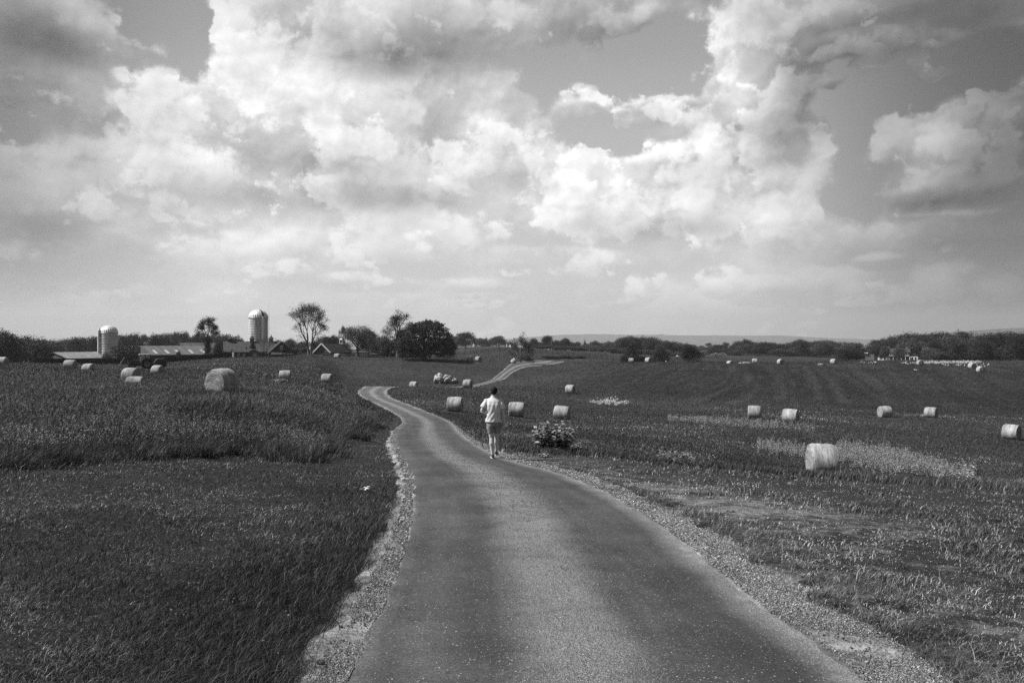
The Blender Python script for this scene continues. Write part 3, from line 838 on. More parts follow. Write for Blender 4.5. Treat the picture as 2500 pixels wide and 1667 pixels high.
vt = MB(); vt.box((3.2, 1.9, zr + .25), (.3, .3, .5)); vt.build('vent', M_darkroof, r)
# shed with pale roof and one white window
r = site('shed', 637, 192, gz((637 - 1250) / F * 192, 192) - .1, 90, 'small shed with pale lean roof and one white window', 'shed')
k = 192 / F; zt = -27 * k - r.location[2]; zr = -19.5 * k - r.location[2]
prof = [(0, zt - .05), (1.6, zr), (2.6, zr - .3)]
shell(MB(), 3.4, prof, -.5).build('wall', M_wood_mid, r); gable_roof(MB(), 3.4, prof, .08, .15).build('roof', M_pale_roof, r)
window(r, (0, 1.35, zt * .48), .42, .5, 'x-', .1)

# dark barn with white rake boards and a white cupola
Y = 232.0; k = Y / F
r = site('barn', 807, Y, -27 * k, 62, 'dark barn with white edged gable and white cupola, right of the airy tree')
prof = [(0, 0), (2.75, 2.5), (5.5, -.1)]
shell(MB(), 13, prof, -2).build('wall', M_wood_mid, r); gable_roof(MB(), 13, prof, .1, .3).build('roof', M_darkroof, r)
rk = MB(); rk.bar((-.38, -.25, -.15), (-.38, 2.75, 2.62), .16, .34); rk.build('rake_board', M_white, r)
rk = MB(); rk.bar((-.38, 2.75, 2.62), (-.38, 5.8, -.28), .16, .34); rk.build('rake_board', M_white, r)
c = MB(); cx = 12.2
for dx in (-.42, .42):
    for dy in (-.42, .42): c.box((cx + dx, 2.75 + dy, 3.1), (.16, .16, 1.2))
c.box((cx, 2.75, 2.55), (1.05, 1.05, .25)); c.box((cx, 2.75, 3.75), (1.1, 1.1, .2))
cu = c.build('cupola', M_white, r)
MB().lathe([(.8, 0), (.3, .25), (.1, .5), (0, .55)], 4, Matrix.Translation((cx, 2.75, 3.85)) @ Matrix.Rotation(R(45), 4, 'Z'), smooth=False).build('cap', M_white, cu)
MB().box((cx, 2.75, 3.15), (.5, .5, 1.0)).build('louvre', M_black, cu)

# low hipped roof beneath the great tree, with chimneys
Y = 220.0; k = Y / F
r = site('house', 951, Y, -34.5 * k, 0, 'low house with hipped grey roof below the great round tree', 'house')
Lh = 81 * k
hip = MB(); hip.add([(0, 0, 0), (Lh, 0, 0), (Lh, 7, 0), (0, 7, 0), (17 * k, 3.5, 1.5), (62 * k, 3.5, 1.5)], [(0, 1, 5, 4), (1, 2, 5), (2, 3, 4, 5), (3, 0, 4), (3, 2, 1, 0)])
hip.build('roof', M_shingle, r)
MB().box((Lh / 2, 3.5, -1.2), (Lh - .8, 6.2, 2.4)).build('wall', M_wood_mid, r)
MB().box((68 * k, 3.5, 1.35), (.45, .45, 1.2)).build('chimney', M_brick, r)
MB().box((1.2, 1.6, .5), (.5, .05, .4)).build('lamp_box', M_white, r)
r = site('house', 906, 224, -32 * 224 / F, 0, 'low dark roof with square chimney at the foot of the walnut tree', 'house')
k = 224 / F
shell(MB(), 42 * k, [(0, 0), (2, .5), (4, 0)], -1.6).build('wall', M_wood_dark, r); gable_roof(MB(), 42 * k, [(0, 0), (2, .5), (4, 0)], .1, .2).build('roof', M_darkroof, r)
MB().box((40 * k, 1.6, .7), (.42, .42, 1.3)).build('chimney', M_brick, r); MB().box((4 * k, 1.6, .5), (.35, .35, .9)).build('chimney', M_brick, r)
r = site('shed', 912, 238, -28 * 238 / F, 0, 'plain pale grey shed behind the low dark roof', 'shed')
MB().box((1.1, 1.5, .1), (2.3, 3, 2.6)).build('wall', M_metal_roof, r); MB().box((1.1, 1.5, 1.45), (2.7, 3.4, .12)).build('roof', M_metal_roof, r)

# ------------------------------------------------------------------ silos
def mat_stave():
    m, h, bs, out = mat_new('concrete_staves')
    P = h.n('ShaderNodeTexCoord').outputs['Object']
    X, Y_, Z = h.n('ShaderNodeSeparateXYZ', {0: P}).outputs
    ang = h.mul(h.m('ARCTAN2', Y_, X), 2.8)
    uv = h.xyz(ang, Z, 0)
    br = h.n('ShaderNodeTexBrick', {'Vector': uv, 'Scale': 1.0, 'Mortar Size': 0.035, 'Brick Width': 0.42, 'Row Height': 0.72, 'Mortar Smooth': 0.2})
    br.inputs['Color1'].default_value = (.60, .60, .60, 1); br.inputs['Color2'].default_value = (.72, .72, .72, 1); br.inputs['Mortar'].default_value = (.25, .25, .25, 1)
    st = h.noise(h.n('ShaderNodeMapping', {0: P, 'Scale': (1.2, 1.2, .25)}).outputs[0], 1.6, 7, 0.65)
    c = h.mul(h.n('ShaderNodeSeparateColor', {0: br.outputs[0]}).outputs[0], h.rng(st, .32, .66, .72, 1.15))
    h.put(bs.inputs['Base Color'], h.grey(c)); bs.inputs['Roughness'].default_value = .85
    return m
M_stave = mat_stave()
M_dome = mat_simple('galvanised_dome', 0.60, 0.75, 2.0, 4, 0.35, spec=0.6, metal=0.15)
M_steel = mat_simple('galvanised_steel', 0.25, 0.4, 6, 4, 0.4, spec=0.6, metal=0.4)
def silo(px, Y, rad, ytop, ydome, label, chute_a, shaft, ladder):
    x = (px - 1250) / F * Y; zg = gz(x, Y) - .6
    r = empty('silo', (x, Y, zg), -az(px), label, 'silo', 'farm silos')
    zt = (HY - ytop) / F * Y - zg; zd = (HY - ydome) / F * Y - zg - zt
    MB().lathe([(rad, 0), (rad, zt)], 56).build('wall', M_stave, r)
    hp = MB()
    z = .6
    while z < zt:
        hp.lathe([(rad + .012, z - .02), (rad + .03, z - .02), (rad + .03, z + .02), (rad + .012, z + .02)], 48); z += .75
    hp.build('hoops', M_wood_mid, r)
    d = MB(); prof = [(math.cos(t) * rad * 1.02, zt + math.sin(t) * zd) for t in [i / 11 * PI / 2 for i in range(11)]] + [(0.06, zt + zd)]
    n = 56; vs = []; fs = []
    for (rr, z) in prof:
        for q in range(n):
            t = 2 * PI * q / n; b = 1 + (.018 if q % 2 else -.012)
            vs.append((rr * b * math.cos(t), rr * b * math.sin(t), z))
    for i in range(len(prof) - 1):
        for q in range(n): fs.append((i * n + q, i * n + (q + 1) % n, (i + 1) * n + (q + 1) % n, (i + 1) * n + q))
    fs.append(tuple((len(prof) - 1) * n + q for q in range(n)))
    d.add(vs, fs, False); d.build('dome', M_dome, r)
    MB().lathe([(rad * 1.035, zt - .12), (rad * 1.045, zt - .12), (rad * 1.045, zt + .06), (rad * 1.035, zt + .06)], 56).build('rim', M_steel, r)
    ca = R(chute_a); cx, cy = math.cos(ca) * (rad + (.28 if shaft > 0 else .02)), math.sin(ca) * (rad + (.28 if shaft > 0 else .02))
    c = MB(); c.lathe([(.42, 0), (.42, zt + shaft), (.30, zt + shaft + .45), (.02, zt + shaft + .75)], 16, Matrix.Translation((cx, cy, 0))); c.build('chute', M_stave if shaft > 0 else M_dome, r)
    if ladder:
        l = MB(); lx, ly = math.cos(R(-12)) * (rad + .2), math.sin(R(-12)) * (rad + .2)
        for s in (-.18, .18): l.tube([(lx + s, ly, 0), (lx + s, ly, zt + 1.0)], .03, 5)
        z = .4
        while z < zt + .9: l.box((lx, ly, z), (.36, .03, .03)); z += .4
        for z in (zt * .35, zt * .55, zt * .75, zt * .95): l.lathe([(.30, z), (.32, z + .05)], 10, Matrix.Translation((lx + .12, ly, 0)))
        l.build('ladder', M_steel, r)
        MB().tube([(lx + .1, ly, zt), (lx + .1, ly, zt + zd + 1.9)], [.03, .012], 5).build('mast', M_steel, r)
        g_ = MB(); vs = []; fs = []
        for i in range(9):
            t = (.06 + .86 * i / 8) * PI / 2; wdt = .10 + .10 * (i / 8)
            for a_ in (R(-58) - wdt, R(-58) + wdt * .6): vs.append((math.cos(t) * rad * 1.05 * math.cos(a_), math.cos(t) * rad * 1.05 * math.sin(a_), zt + math.sin(t) * zd * 1.025))
            if i: fs.append((2 * i - 2, 2 * i - 1, 2 * i + 1, 2 * i))
        g_.add(vs, fs); g_.build('dome_hatch', M_black, r)
    return r
silo(266, 226, 2.33, 814, 795.5, 'short silo with pale ribbed dome and a chute on its left', 197, .5, False)
silo(630.5, 243, 2.82, 777.5, 757, 'tall silo with stained stave wall, dome hatch and mast', -62, -.25, True)

# ------------------------------------------------------------------ fences
M_rail = mat_simple('dark_fence_board', 0.015, 0.035, 3, 4, 0.9)
M_rail_pale = mat_simple('pale_fence_board', 0.16, 0.28, 3, 4, 0.9)
def fence(pts, label, mat, hgt=1.35, rails=3, step=2.6, wd=.17, pw=.16):
    P = [np.array(((px - 1250) / F * Y, Y)) for px, Y in pts]
    root = empty('fence', (P[0][0], P[0][1], gz(*P[0])), 0, label, 'fence')
    o = np.array((root.location.x, root.location.y)); z0 = root.location.z
    t = np.concatenate([[0], np.cumsum([np.linalg.norm(b - a) for a, b in zip(P[:-1], P[1:])])])
    n = max(2, int(t[-1] / step)); tn = np.linspace(0, t[-1], n)
    xs = np.interp(tn, t, [p[0] for p in P]); ys = np.interp(tn, t, [p[1] for p in P]); zs = height(xs, ys)
    first = None
    for i in range(n):
        if first is None:
            first = MB().box((0, 0, hgt / 2 - .1), (pw, pw, hgt + .25)).build('post', mat, root)
            first.location = (xs[i] - o[0], ys[i] - o[1], zs[i] - z0)
        elif i < 100:
            c = first.copy(); COL.objects.link(c); c.parent = root; c.location = (xs[i] - o[0], ys[i] - o[1], zs[i] - z0)
    for rr in range(rails):
        mb = MB(); h_ = hgt * (.35 + .6 * rr / max(1, rails - 1))
        for i in range(n - 1):
            mb.bar((xs[i] - o[0], ys[i] - o[1] - .1, zs[i] - z0 + h_), (xs[i + 1] - o[0], ys[i + 1] - o[1] - .1, zs[i + 1] - z0 + h_), .04, wd)
        mb.build('rail', mat, root)
    return root
fence([(1060, 318), (1120, 312), (1180, 305), (1239, 298), (1293, 296)], 'dark board fence climbing the slope left of the apple tree', M_rail)
fence([(1293, 296), (1350, 288), (1420, 276), (1497, 264)], 'dark board fence running down right of the apple tree', M_rail)
fence([(1110, 500), (1160, 498), (1240, 500)], 'pale board fence along the far field edge', M_rail_pale, 1.4, 3, 3.2, .2)
fence([(690, 212), (727, 225), (770, 236), (800, 240), (840, 238)], 'dark board fence on the knoll before the white edged barn', M_rail)
fence([(790, 207), (850, 210), (900, 216), (955, 220)], 'low dark fence along the brow below the walnut tree', M_rail, 1.1, 2)
fence([(86, 150), (160, 152), (230, 156), (300, 162)], 'dark close boarded fence before the low left barn', M_rail, 1.0, 4, 2.4, .24)
fence([(300, 162), (380, 168), (450, 172), (520, 178), (566, 182)], 'dark close boarded fence before the long barn', M_rail, .95, 4, 2.4, .22)
# short hedge bank behind the boards
def pole(px, Y, top, label, r=.09, mat=M_wood_mid, cross=False):
    x = (px - 1250) / F * Y; zg = gz(x, Y) - .3
    root = empty('utility_pole', (x, Y, zg), 0, label, 'pole')
    H = (HY - top) / F * Y - zg
    MB().tube([(0, 0, 0), (0, 0, H)], [r, r * .7], 8).build('post', mat, root)
    if cross:
        MB().box((0, 0, H - .35), (1.1, .08, .1)).build('crossarm', mat, root)
    return root
pole(1219, 208, 833, 'lone bare pole on the brow left of the apple tree', .10)
pole(908, 216, 815, 'tall thin pole beside the walnut tree', .09, M_wood_mid)
pole(1625, 236, 868, 'thin post beside the steep roofed hut', .05)

# steep roofed hut between the cedars
Y = 238.0; k = Y / F
r = site('hut', 1648, Y, gz((1648 - 1250) / F * Y, Y) - .4, 52, 'steep sheet roofed hut between the middle and right cedars', 'hut')
top = (HY - 876) * k - r.location[2]
prof = [(-1.15, .2), (0, top), (1.15, .2)]
shell(MB(), 2.4, prof, -.2).build('wall', M_wood_dark, r); gable_roof(MB(), 2.4, prof, .06, .1).build('roof', M_metal_roof, r)
r = site('cupola_house', 1654, 262, gz((1654 - 1250) / F * 262, 262) - .2, 0, 'tiny white capped vent tower just above the steep roofed hut', 'tower')
k = 262 / F; t_ = (HY - 871) * k - r.location[2]
MB().box((0, 0, t_ / 2 - .1), (.55, .55, t_ - .1)).build('wall', M_wood_dark, r); MB().box((0, 0, t_ - .02), (1.15, .8, .18)).build('cap', M_white, r); MB().box((-.1, 0, t_ + .22), (.3, .3, .35)).build('vent', M_white, r)
r = site('marker', 1626, 232, gz((1626 - 1250) / F * 232, 232) - .2, 0, 'short white drum on the brow left of the steep roofed hut', 'drum')
k = 232 / F; t_ = (HY - 883) * k - r.location[2]
MB().lathe([(.16, 0), (.17, t_ * .5), (.16, t_), (.1, t_ + .05), (0, t_ + .05)], 12).build('barrel', M_white, r)
MB().lathe([(.18, t_ * .55), (.18, t_ * .75)], 12).build('band', M_rail_pale, r)

# far houses
def small_house(px, Y, wpx, top, base, label, ang=10, wm=None):
    k = Y / F; r = site('house', px, Y, -(base - HY) * k, ang, label, 'house')
    W = wpx * k; H = (base - top) * k
    prof = [(0, H * .55), (W * .4, H), (W * .8, H * .55)]
    shell(MB(), W, prof, -1).build('wall', wm or M_white, r); gable_roof(MB(), W, prof, .12, .25).build('roof', M_darkroof, r)
    for i in range(2): MB().box((W * (.3 + .4 * i), -.04, H * .3), (W * .14, .05, H * .24)).build('window', M_glass, r)
    return r
small_house(1158, 540, 8, 837, 849, 'tiny white house beyond the pale fence, left of the lone pole', 60)
small_house(1238, 545, 7, 838, 848, 'tiny white house behind the apple tree, left one', 20)
small_house(1247, 540, 7, 839, 849, 'tiny white house behind the apple tree, right one', 50)
# white farmhouse at the right
Y = 330.0; k = Y / F
r = site('farmhouse', 2168, Y, -46 * k, 4, 'white farmhouse with porch and chimneys among trees at the right', 'house')
prof = [(0, 20 * k), (4, 28 * k), (8, 20 * k)]; L = 47 * k
shell(MB(), L, prof, -1).build('wall', mat_simple('grey_siding', .14, .2, 2, 3, .8), r); gable_roof(MB(), L, prof, .15, .4).build('roof', M_shingle, r)
MB().box((.6, 4, 29 * k), (.7, .7, 1.6)).build('chimney', M_brick, r); MB().box((L - .6, 4, 29 * k), (.7, .7, 1.4)).build('chimney', M_brick, r)
for i in range(4): window(r, (1 + i * 2.0, 0, 14.5 * k), .7, 1.0, 'y-', .12)
MB().box((-1.9, 1.5, 3.0 * k), (3.4, 4, 6.6 * k)).build('side_wing', M_white, r)
MB().box((L + 1.6, 1.5, 4.4 * k), (2.9, 4, 10 * k)).build('side_wing', M_white, r)
for x in (-2.7, -1.3): MB().box((x, -.53, 5 * k), (.5, .05, .9)).build('window', M_glass, r)
for x in (L + 1.0, L + 2.2): MB().box((x, -.53, 5.2 * k), (.55, .05, 1.1)).build('window', M_glass, r)
MB().box((L / 2, -1.4, 10.6 * k), (L, 2.8, .18)).build('porch_roof', M_rail_pale, r)
for i in range(6): MB().box((.2 + i * (L - .4) / 5, -2.6, 5 * k), (.22, .22, 10 * k)).build('porch_column', M_white, r)
r = site('outbuilding', 2110, 345, -46 * 345 / F, 0, 'flat roofed grey outbuilding left of the white farmhouse', 'building')
k = 345 / F
MB().box((2.1, 2, 1.2), (3.6, 4, 2.6)).build('wall', mat_simple('pale_render', .12, .18, 2, 3, .9), r); MB().box((.7, 1.4, 17.6 * k), (1.5, 4, .35)).build('roof', M_white, r)
# ------------------------------------------------------------------ round hay bales
def mat_hay(name, lo, hi, ends):
    m, h, bs, out = mat_new(name)
    P = h.n('ShaderNodeTexCoord').outputs['Object']
    oi = h.n('ShaderNodeObjectInfo').outputs['Random']
    X, Y_, Z = h.n('ShaderNodeSeparateXYZ', {0: P}).outputs
    rad = h.m('SQRT', h.add(h.mul(Y_, Y_), h.mul(Z, Z)))
    ang = h.m('ARCTAN2', Z, Y_)
    if ends:
        spiral = h.noise(h.xyz(h.add(h.mul(rad, 9.0), h.mul(ang, 0.35)), h.mul(ang, 1.2), oi), 1.6, 6, .65)
        straw = h.noise(P, 26, 6, .75)
    else:
        spiral = h.noise(h.xyz(h.mul(X, 2.2), h.mul(ang, .8), h.mul(oi, 9)), 1.4, 6, .65)
        straw = h.noise(h.xyz(h.mul(X, 26), h.mul(ang, 4), oi), 1.8, 6, .7)
    c = h.mul(h.rng(spiral, .3, .7, lo, hi), h.rng(straw, .3, .7, .55, 1.30))
    c = h.mul(c, h.rng(oi, 0, 1, .88, 1.1, smooth=False))
    h.put(bs.inputs['Base Color'], h.grey(c)); bs.inputs['Roughness'].default_value = .9
    bs.inputs['Specular IOR Level'].default_value = .15
    b = h.n('ShaderNodeBump', {'Strength': .8, 'Distance': .04, 'Height': h.add(spiral, h.mul(straw, .7))})
    h.put(bs.inputs['Normal'], b.outputs[0])
    return m
M_hay = mat_hay('hay_side', .18, .46, False)
M_hay_end = mat_hay('hay_end', .14, .42, True)
def bale_meshes(seed, L=1.25, Rd=.75):
    g = np.random.default_rng(seed)
    na, nx = 56, 18
    A = np.linspace(0, 2 * PI, na, endpoint=False); X = np.linspace(-L / 2, L / 2, nx)
    AA, XX = np.meshgrid(A, X)
    e = np.abs(XX) / (L / 2)
    rr = Rd * (1 - .05 * np.clip(e - .78, 0, 1) / .22 - .025 * e * e)
    ns = vnoise(np.cos(AA) * 2 + seed * 3, np.sin(AA) * 2 + XX * 2.2, 1.2, 3) - .5
    rr = rr * (1 + ns * .075)
    Yv = np.cos(AA) * rr; Z = np.sin(AA) * rr
    Z = np.where(Z < -Rd * .86, -Rd * .86 + (Z + Rd * .86) * .35, Z)         # sagged flat where it rests
    Yv = Yv * (1 + .05 * np.clip(-Z / Rd, -.6, 1)); Z = Z + Rd * .91
    co = np.stack([XX, Yv, Z], -1)
    i = np.arange(nx - 1)[:, None] * na + np.arange(na)[None, :]; j = np.arange(nx - 1)[:, None] * na + (np.arange(na)[None, :] + 1) % na
    q = np.stack([i, i + na, j + na, j], -1).reshape(-1, 4)
    side = np_mesh('side_wrap', co.reshape(-1, 3), q, M_hay, True, None, 4)
    ends = []
    for s, row in ((-1, co[0]), (1, co[-1])):
        mid = row.mean(0); rings = [row]
        for f in (.97, .82, .6, .38, .16):
            rg = mid + (row - mid) * f
            rg[:, 0] = row[:, 0] + s * (.035 * (f < .96)) + s * (vnoise(rg[:, 1] * 4 + seed, rg[:, 2] * 4, 1, 2) - .5) * .05
            rings.append(rg)
        V = np.concatenate(rings + [mid[None, :] + np.array([[s * .02, 0, 0]])])
        fs = []
        for a in range(len(rings) - 1):
            for b in range(na):
                c = (b + 1) % na
                f4 = (a * na + b, a * na + c, (a + 1) * na + c, (a + 1) * na + b)
                fs.append(f4 if s < 0 else f4[::-1])
        a = len(rings) - 1; cidx = len(V) - 1
        me = bpy.data.meshes.new('end_face')
        tris = [((a * na + b), (a * na + (b + 1) % na), cidx) for b in range(na)]
        me.from_pydata([tuple(v) for v in V], [], fs + tris); me.materials.append(M_hay_end)
        me.polygons.foreach_set('use_smooth', [True] * len(me.polygons)); me.update(); ends.append(me)
    return side, ends[0], ends[1]
BM = [bale_meshes(s) for s in (3, 5, 8, 13)]
def straw_mesh(seed):
    g = np.random.default_rng(seed); n = 1500
    x = g.uniform(-.66, .66, n); a = g.uniform(0, 2 * PI, n); P = np.stack([x, np.cos(a) * .755, np.sin(a) * .745 + .61], -1)
    e = g.random(n) < .35
    P[e, 0] = np.sign(x[e]) * .655; P[e, 1] *= np.sqrt(g.random(e.sum())); P[e, 2] = (P[e, 2] - .61) * np.sqrt(g.random(e.sum())) + .61
    b = g.random(n) < .22; P[b, 2] = g.uniform(.0, .06, b.sum()); P[b, 1] = g.uniform(-.85, .85, b.sum()); P[b, 0] = g.uniform(-.8, .8, b.sum())
    P = P[P[:, 2] > -.02]; co, q = cards(P, .10, g, .07)
    return np_mesh('loose_straw', co, q, M_hay, False, None, 4)
STRAW = [straw_mesh(3), straw_mesh(4)]
MISS = []
def bale(px, top, Y, theta, label, D=1.5, Lm=1.25, tilt=0.0, roll=0.0, group='round hay bales scattered over the fields', lift=None):
    x = (px - 1250) / F * Y
    sc = D / 1.5
    z = (HY - top) / F * Y - D * .955
    g = gz(x, Y)
    MISS.append((px, Y, round(z - g, 2)))
    z = min(z, g - .03 * sc) if lift is None else g + lift
    r = empty('hay_bale', (x, Y, z), -R(theta) - az(px), label, 'hay bale', group)
    r.rotation_euler = (R(roll), R(tilt), -R(theta) - az(px))
    r.scale = (Lm / 1.25, sc, sc)
    side, e0, e1 = BM[len(MISS) % 4]
    link('side_wrap', side, r); link('end_face', e0, r); link('end_face', e1, r)
    if Y < 130: link('loose_straw', STRAW[len(MISS) % 2], r)
    return r
bale(6, 873, 118, 32, 'hay bale cut off by the left edge of the picture')
bale(172, 878, 118, 28, 'hay bale in front of the low left barn', Lm=1.45)
bale(216, 889, 114, 35, 'hay bale sunk in grass left of the tractor, only its top showing')
bale(320, 895, 80, 36, 'hay bale standing in front of the tractor, behind a half buried one', Lm=1.3)
bale(331, 920, 71, 25, 'half buried slumped hay bale in the tall grass, nearest in front of the tractor', D=1.35, Lm=1.35)
bale(385, 893, 112, 38, 'hay bale in front of the baling machine')
G1 = bale(541, 899, 47, -46, 'largest left hand hay bale with its coiled end towards the camera', D=1.60, Lm=1.2)
bale(696, 905, 99, 9, 'hay bale behind a low leafy weed on the left slope', D=1.4)
bale(799, 908, 112, 27, 'hay bale on the slope above the road bend with a thin stake beside it', D=1.48, Lm=1.35)
bale(1010.5, 931, 144, 28, 'small hay bale sunk beyond the road bend')
bale(823.5, 864.5, 207, 30, 'single hay bale on the brow below the white edged barn')
bale(1147, 870, 207, 42, 'left of two neighbouring hay bales on the brow below the dark fence')
bale(1168, 869, 207, 42, 'right of two neighbouring hay bales on the brow below the dark fence')
bale(1258, 867, 211, 5, 'tilted hay bale leaning at the foot of the apple tree', D=1.4, tilt=-38, lift=.1)
bale(1111, 959, 77, 13, 'hay bale in deep grass just left of the walking man', D=1.5, Lm=1.35)
bale(1142, 923, 127, 22, 'hay bale beside the foot of the far road', D=1.45)
bale(1261, 972, 77, 5, 'hay bale just right of the walking man', D=1.5, Lm=1.38)
bale(1371, 992, 79, 15, 'hay bale above the leafy roadside weed', D=1.45, Lm=1.42, tilt=3)
bale(1392.5, 934, 128, 25, 'hay bale alone at the foot of the right hand hill', D=1.5)
bale(1541, 873, 213, 3, 'hilltop hay bale in front of the leftmost cedar')
bale(1583, 874, 212, 42, 'hilltop hay bale between the leftmost and middle cedars')
bale(1782, 882, 211, 45, 'hilltop hay bale sunk behind the brow, only its top showing')
bale(1842.5, 877, 213, 2, 'hilltop hay bale seen broadside, beside loose hay')
bale(1905.5, 877, 208, 55, 'hilltop hay bale with dark round end, mid hill')
bale(2035, 875, 212, 30, 'hilltop hay bale left of the white flower patch, below the dark bushes')
bale(2246, 878, 208, 60, 'hilltop hay bale just right below the white farmhouse')
bale(2373, 883, 196, 50, 'farther of two touching hay bales at the far right')
bale(2394, 887.5, 184, 55, 'nearer of two touching hay bales at the far right')
bale(1842, 985, 86, 3, 'hay bale seen broadside in the middle of the right hand field')
bale(1930, 996, 79, 14, 'hay bale right of the broadside one in the right hand field', D=1.5, Lm=1.35)
bale(2160, 985, 98, -28, 'hay bale showing its left end, below the mown hill', D=1.45)
bale(2273, 989, 104, 18, 'hay bale near the right side, below the mown hill', D=1.45, Lm=1.35)
bale(2470, 1034, 76, 20, 'hay bale cut close by the right edge of the picture', D=1.5)
bale(2007, 1082, 38, -13, 'largest right hand hay bale, pale weeds on both sides', D=1.68, Lm=1.2)
# ------------------------------------------------------------------ tractor and baler
M_tpaint = mat_simple('tractor_paint', .045, .07, 2, 2, .45, spec=.4)
M_tyre = mat_simple('tyre_rubber', .010, .02, 8, 3, .85)
M_rim = mat_simple('wheel_rim', .18, .26, 4, 2, .5)
M_cabroof = mat_simple('cab_roof', .40, .5, 2, 2, .6)
M_chrome = mat_simple('bare_steel', .35, .5, 5, 3, .3, spec=.7, metal=.5)
def wheel(root, x, y, z, rad, wd, lugs=True):
    M = Matrix.Translation((x, y, z)) @ Matrix.Rotation(R(90), 4, 'X')
    t = MB(); t.lathe([(rad * .58, -wd / 2), (rad * .92, -wd / 2), (rad, -wd * .36), (rad, wd * .36), (rad * .92, wd / 2), (rad * .58, wd / 2)], 28, M)
    if lugs:
        for i in range(18):
            a = i * 2 * PI / 18
            t.box((x + math.cos(a) * rad, y + (.25 if i % 2 else -.25) * wd, z + math.sin(a) * rad), (.07, wd * .5, .09), (0, -a, 0))
    tw = t.build('wheel', M_tyre, root)
    rm = MB(); rm.lathe([(rad * .6, -wd * .25), (rad * .5, -wd * .1), (.12, -wd * .1), (.12, wd * .1), (rad * .5, wd * .1), (rad * .6, wd * .25)], 24, M); rm.build('rim', M_rim, tw)
Y = 134.0; k = Y / F
xg = (340 - 1250) / F * Y
root = empty('tractor', (xg, Y, gz(xg, Y) + .12), -az(340) + R(4), 'dark tractor with cab and raised front loader in the left field', 'tractor')
root.scale = (1.12, 1.12, 1.14)
wheel(root, 1.0, -.72, .74, .74, .42); wheel(root, 1.0, .72, .74, .74, .42)
wheel(root, -1.0, -.66, .46, .46, .30); wheel(root, -1.0, .66, .46, .46, .30)
hb = MB(); hb.prism([(-1.5, .62), (-1.5, 1.12), (-1.35, 1.22), (.25, 1.34), (.25, .62)], -.33, .33); hb.build('bonnet', M_tpaint, root, .03)
MB().box((0, 0, .62), (2.6, .36, .3)).build('chassis', M_tyre, root)
cab = MB()
for (x, y) in ((.1, -.55), (.1, .55), (1.45, -.55), (1.45, .55), (.85, -.57), (.85, .57)): cab.bar((x, y, 1.0), (x + (.08 if x < .5 else -.05), y * .93, 2.08), .07, .07)
cab.box((.78, 0, .98), (1.4, 1.12, .26)); cab.build('cab_frame', M_rim, root)
gl = MB(); gl.box((.78, -.535, 1.55), (1.2, .02, .9)); gl.box((.78, .535, 1.55), (1.2, .02, .9)); gl.build('cab_glass', mat_simple('cab_glass', .26, .36, 2, 2, .2, spec=.6), root)  # glass coloured pale to stand for light passing through the cab
MB().box((.75, 0, 2.14), (1.62, 1.3, .13), taper=.94).build('cab_roof', M_cabroof, root, .03)
MB().box((.95, 0, 1.30), (.45, .5, .9)).build('seat', M_tyre, root)
for s in (-1, 1):
    f = MB(); n = 10
    pts = [(1.0 + math.cos(R(a)) * .86, s * .72, .74 + math.sin(R(a)) * .86) for a in range(10, 175, 18)]
    for a, b in zip(pts[:-1], pts[1:]): f.bar(a, b, .44, .04)
    f.build('fender', M_tpaint, root)
    la = MB(); la.bar((.15, s * .5, 1.15), (-1.3, s * .52, 1.25), .09, .13); la.bar((-1.3, s * .52, 1.25), (-2.35, s * .52, .95), .09, .13); la.build('loader_arm', M_tpaint, root)
    st = MB(); st.bar((.05, s * .5, .8), (.15, s * .5, 1.2), .1, .1); st.build('loader_mount', M_tpaint, root)
fk = MB(); fk.box((-2.35, 0, .85), (.1, 1.5, .5), (0, R(-30), 0)); fk.build('loader_frame', M_tpaint, root)
for y in (-.6, -.2, .2, .6):
    MB().bar((-2.75, y, .45), (-2.0, y, 1.75), .07, .07).build('bale_spear', M_chrome, root)
MB().tube([(-.75, -.2, 1.25), (-.75, -.2, 1.9)], .04, 8).build('exhaust', M_tyre, root)
MB().box((-1.53, .2, .98), (.03, .12, .1)).build('headlight', M_cabroof, root); MB().box((-1.53, -.2, .98), (.03, .12, .1)).build('headlight', M_cabroof, root)

xb = (386 - 1250) / F * 136.0
root = empty('baling_machine', (xb, 136.0, gz(xb, 136.0)), -az(386) + R(4), 'dark slant sided round baler hitched behind the tractor', 'baler')
MB().prism([(-1.15, .55), (-.2, 1.85), (.95, 1.85), (1.3, 1.65), (1.3, .6), (1.05, .35), (-.9, .35)], -.62, .62).build('body', M_tpaint, root, .03)
for y in (-.66, .66):
    MB().prism([(.2, .55), (.3, 1.65), (.9, 1.7), (1.15, 1.5), (1.15, .7), (.9, .5)], y - .03, y + .03).build('side_panel', M_tyre, root)
wheel(root, .25, -.78, .42, .42, .24, False); wheel(root, .25, .78, .42, .42, .24, False)
MB().bar((-.9, 0, .5), (-2.1, 0, .55), .12, .12).build('drawbar', M_tyre, root)
pk = MB(); pk.lathe([(.14, -.6), (.14, .6)], 10, Matrix.Translation((-.75, 0, .3)) @ Matrix.Rotation(R(90), 4, 'X')); pk.build('pickup_reel', M_chrome, root)
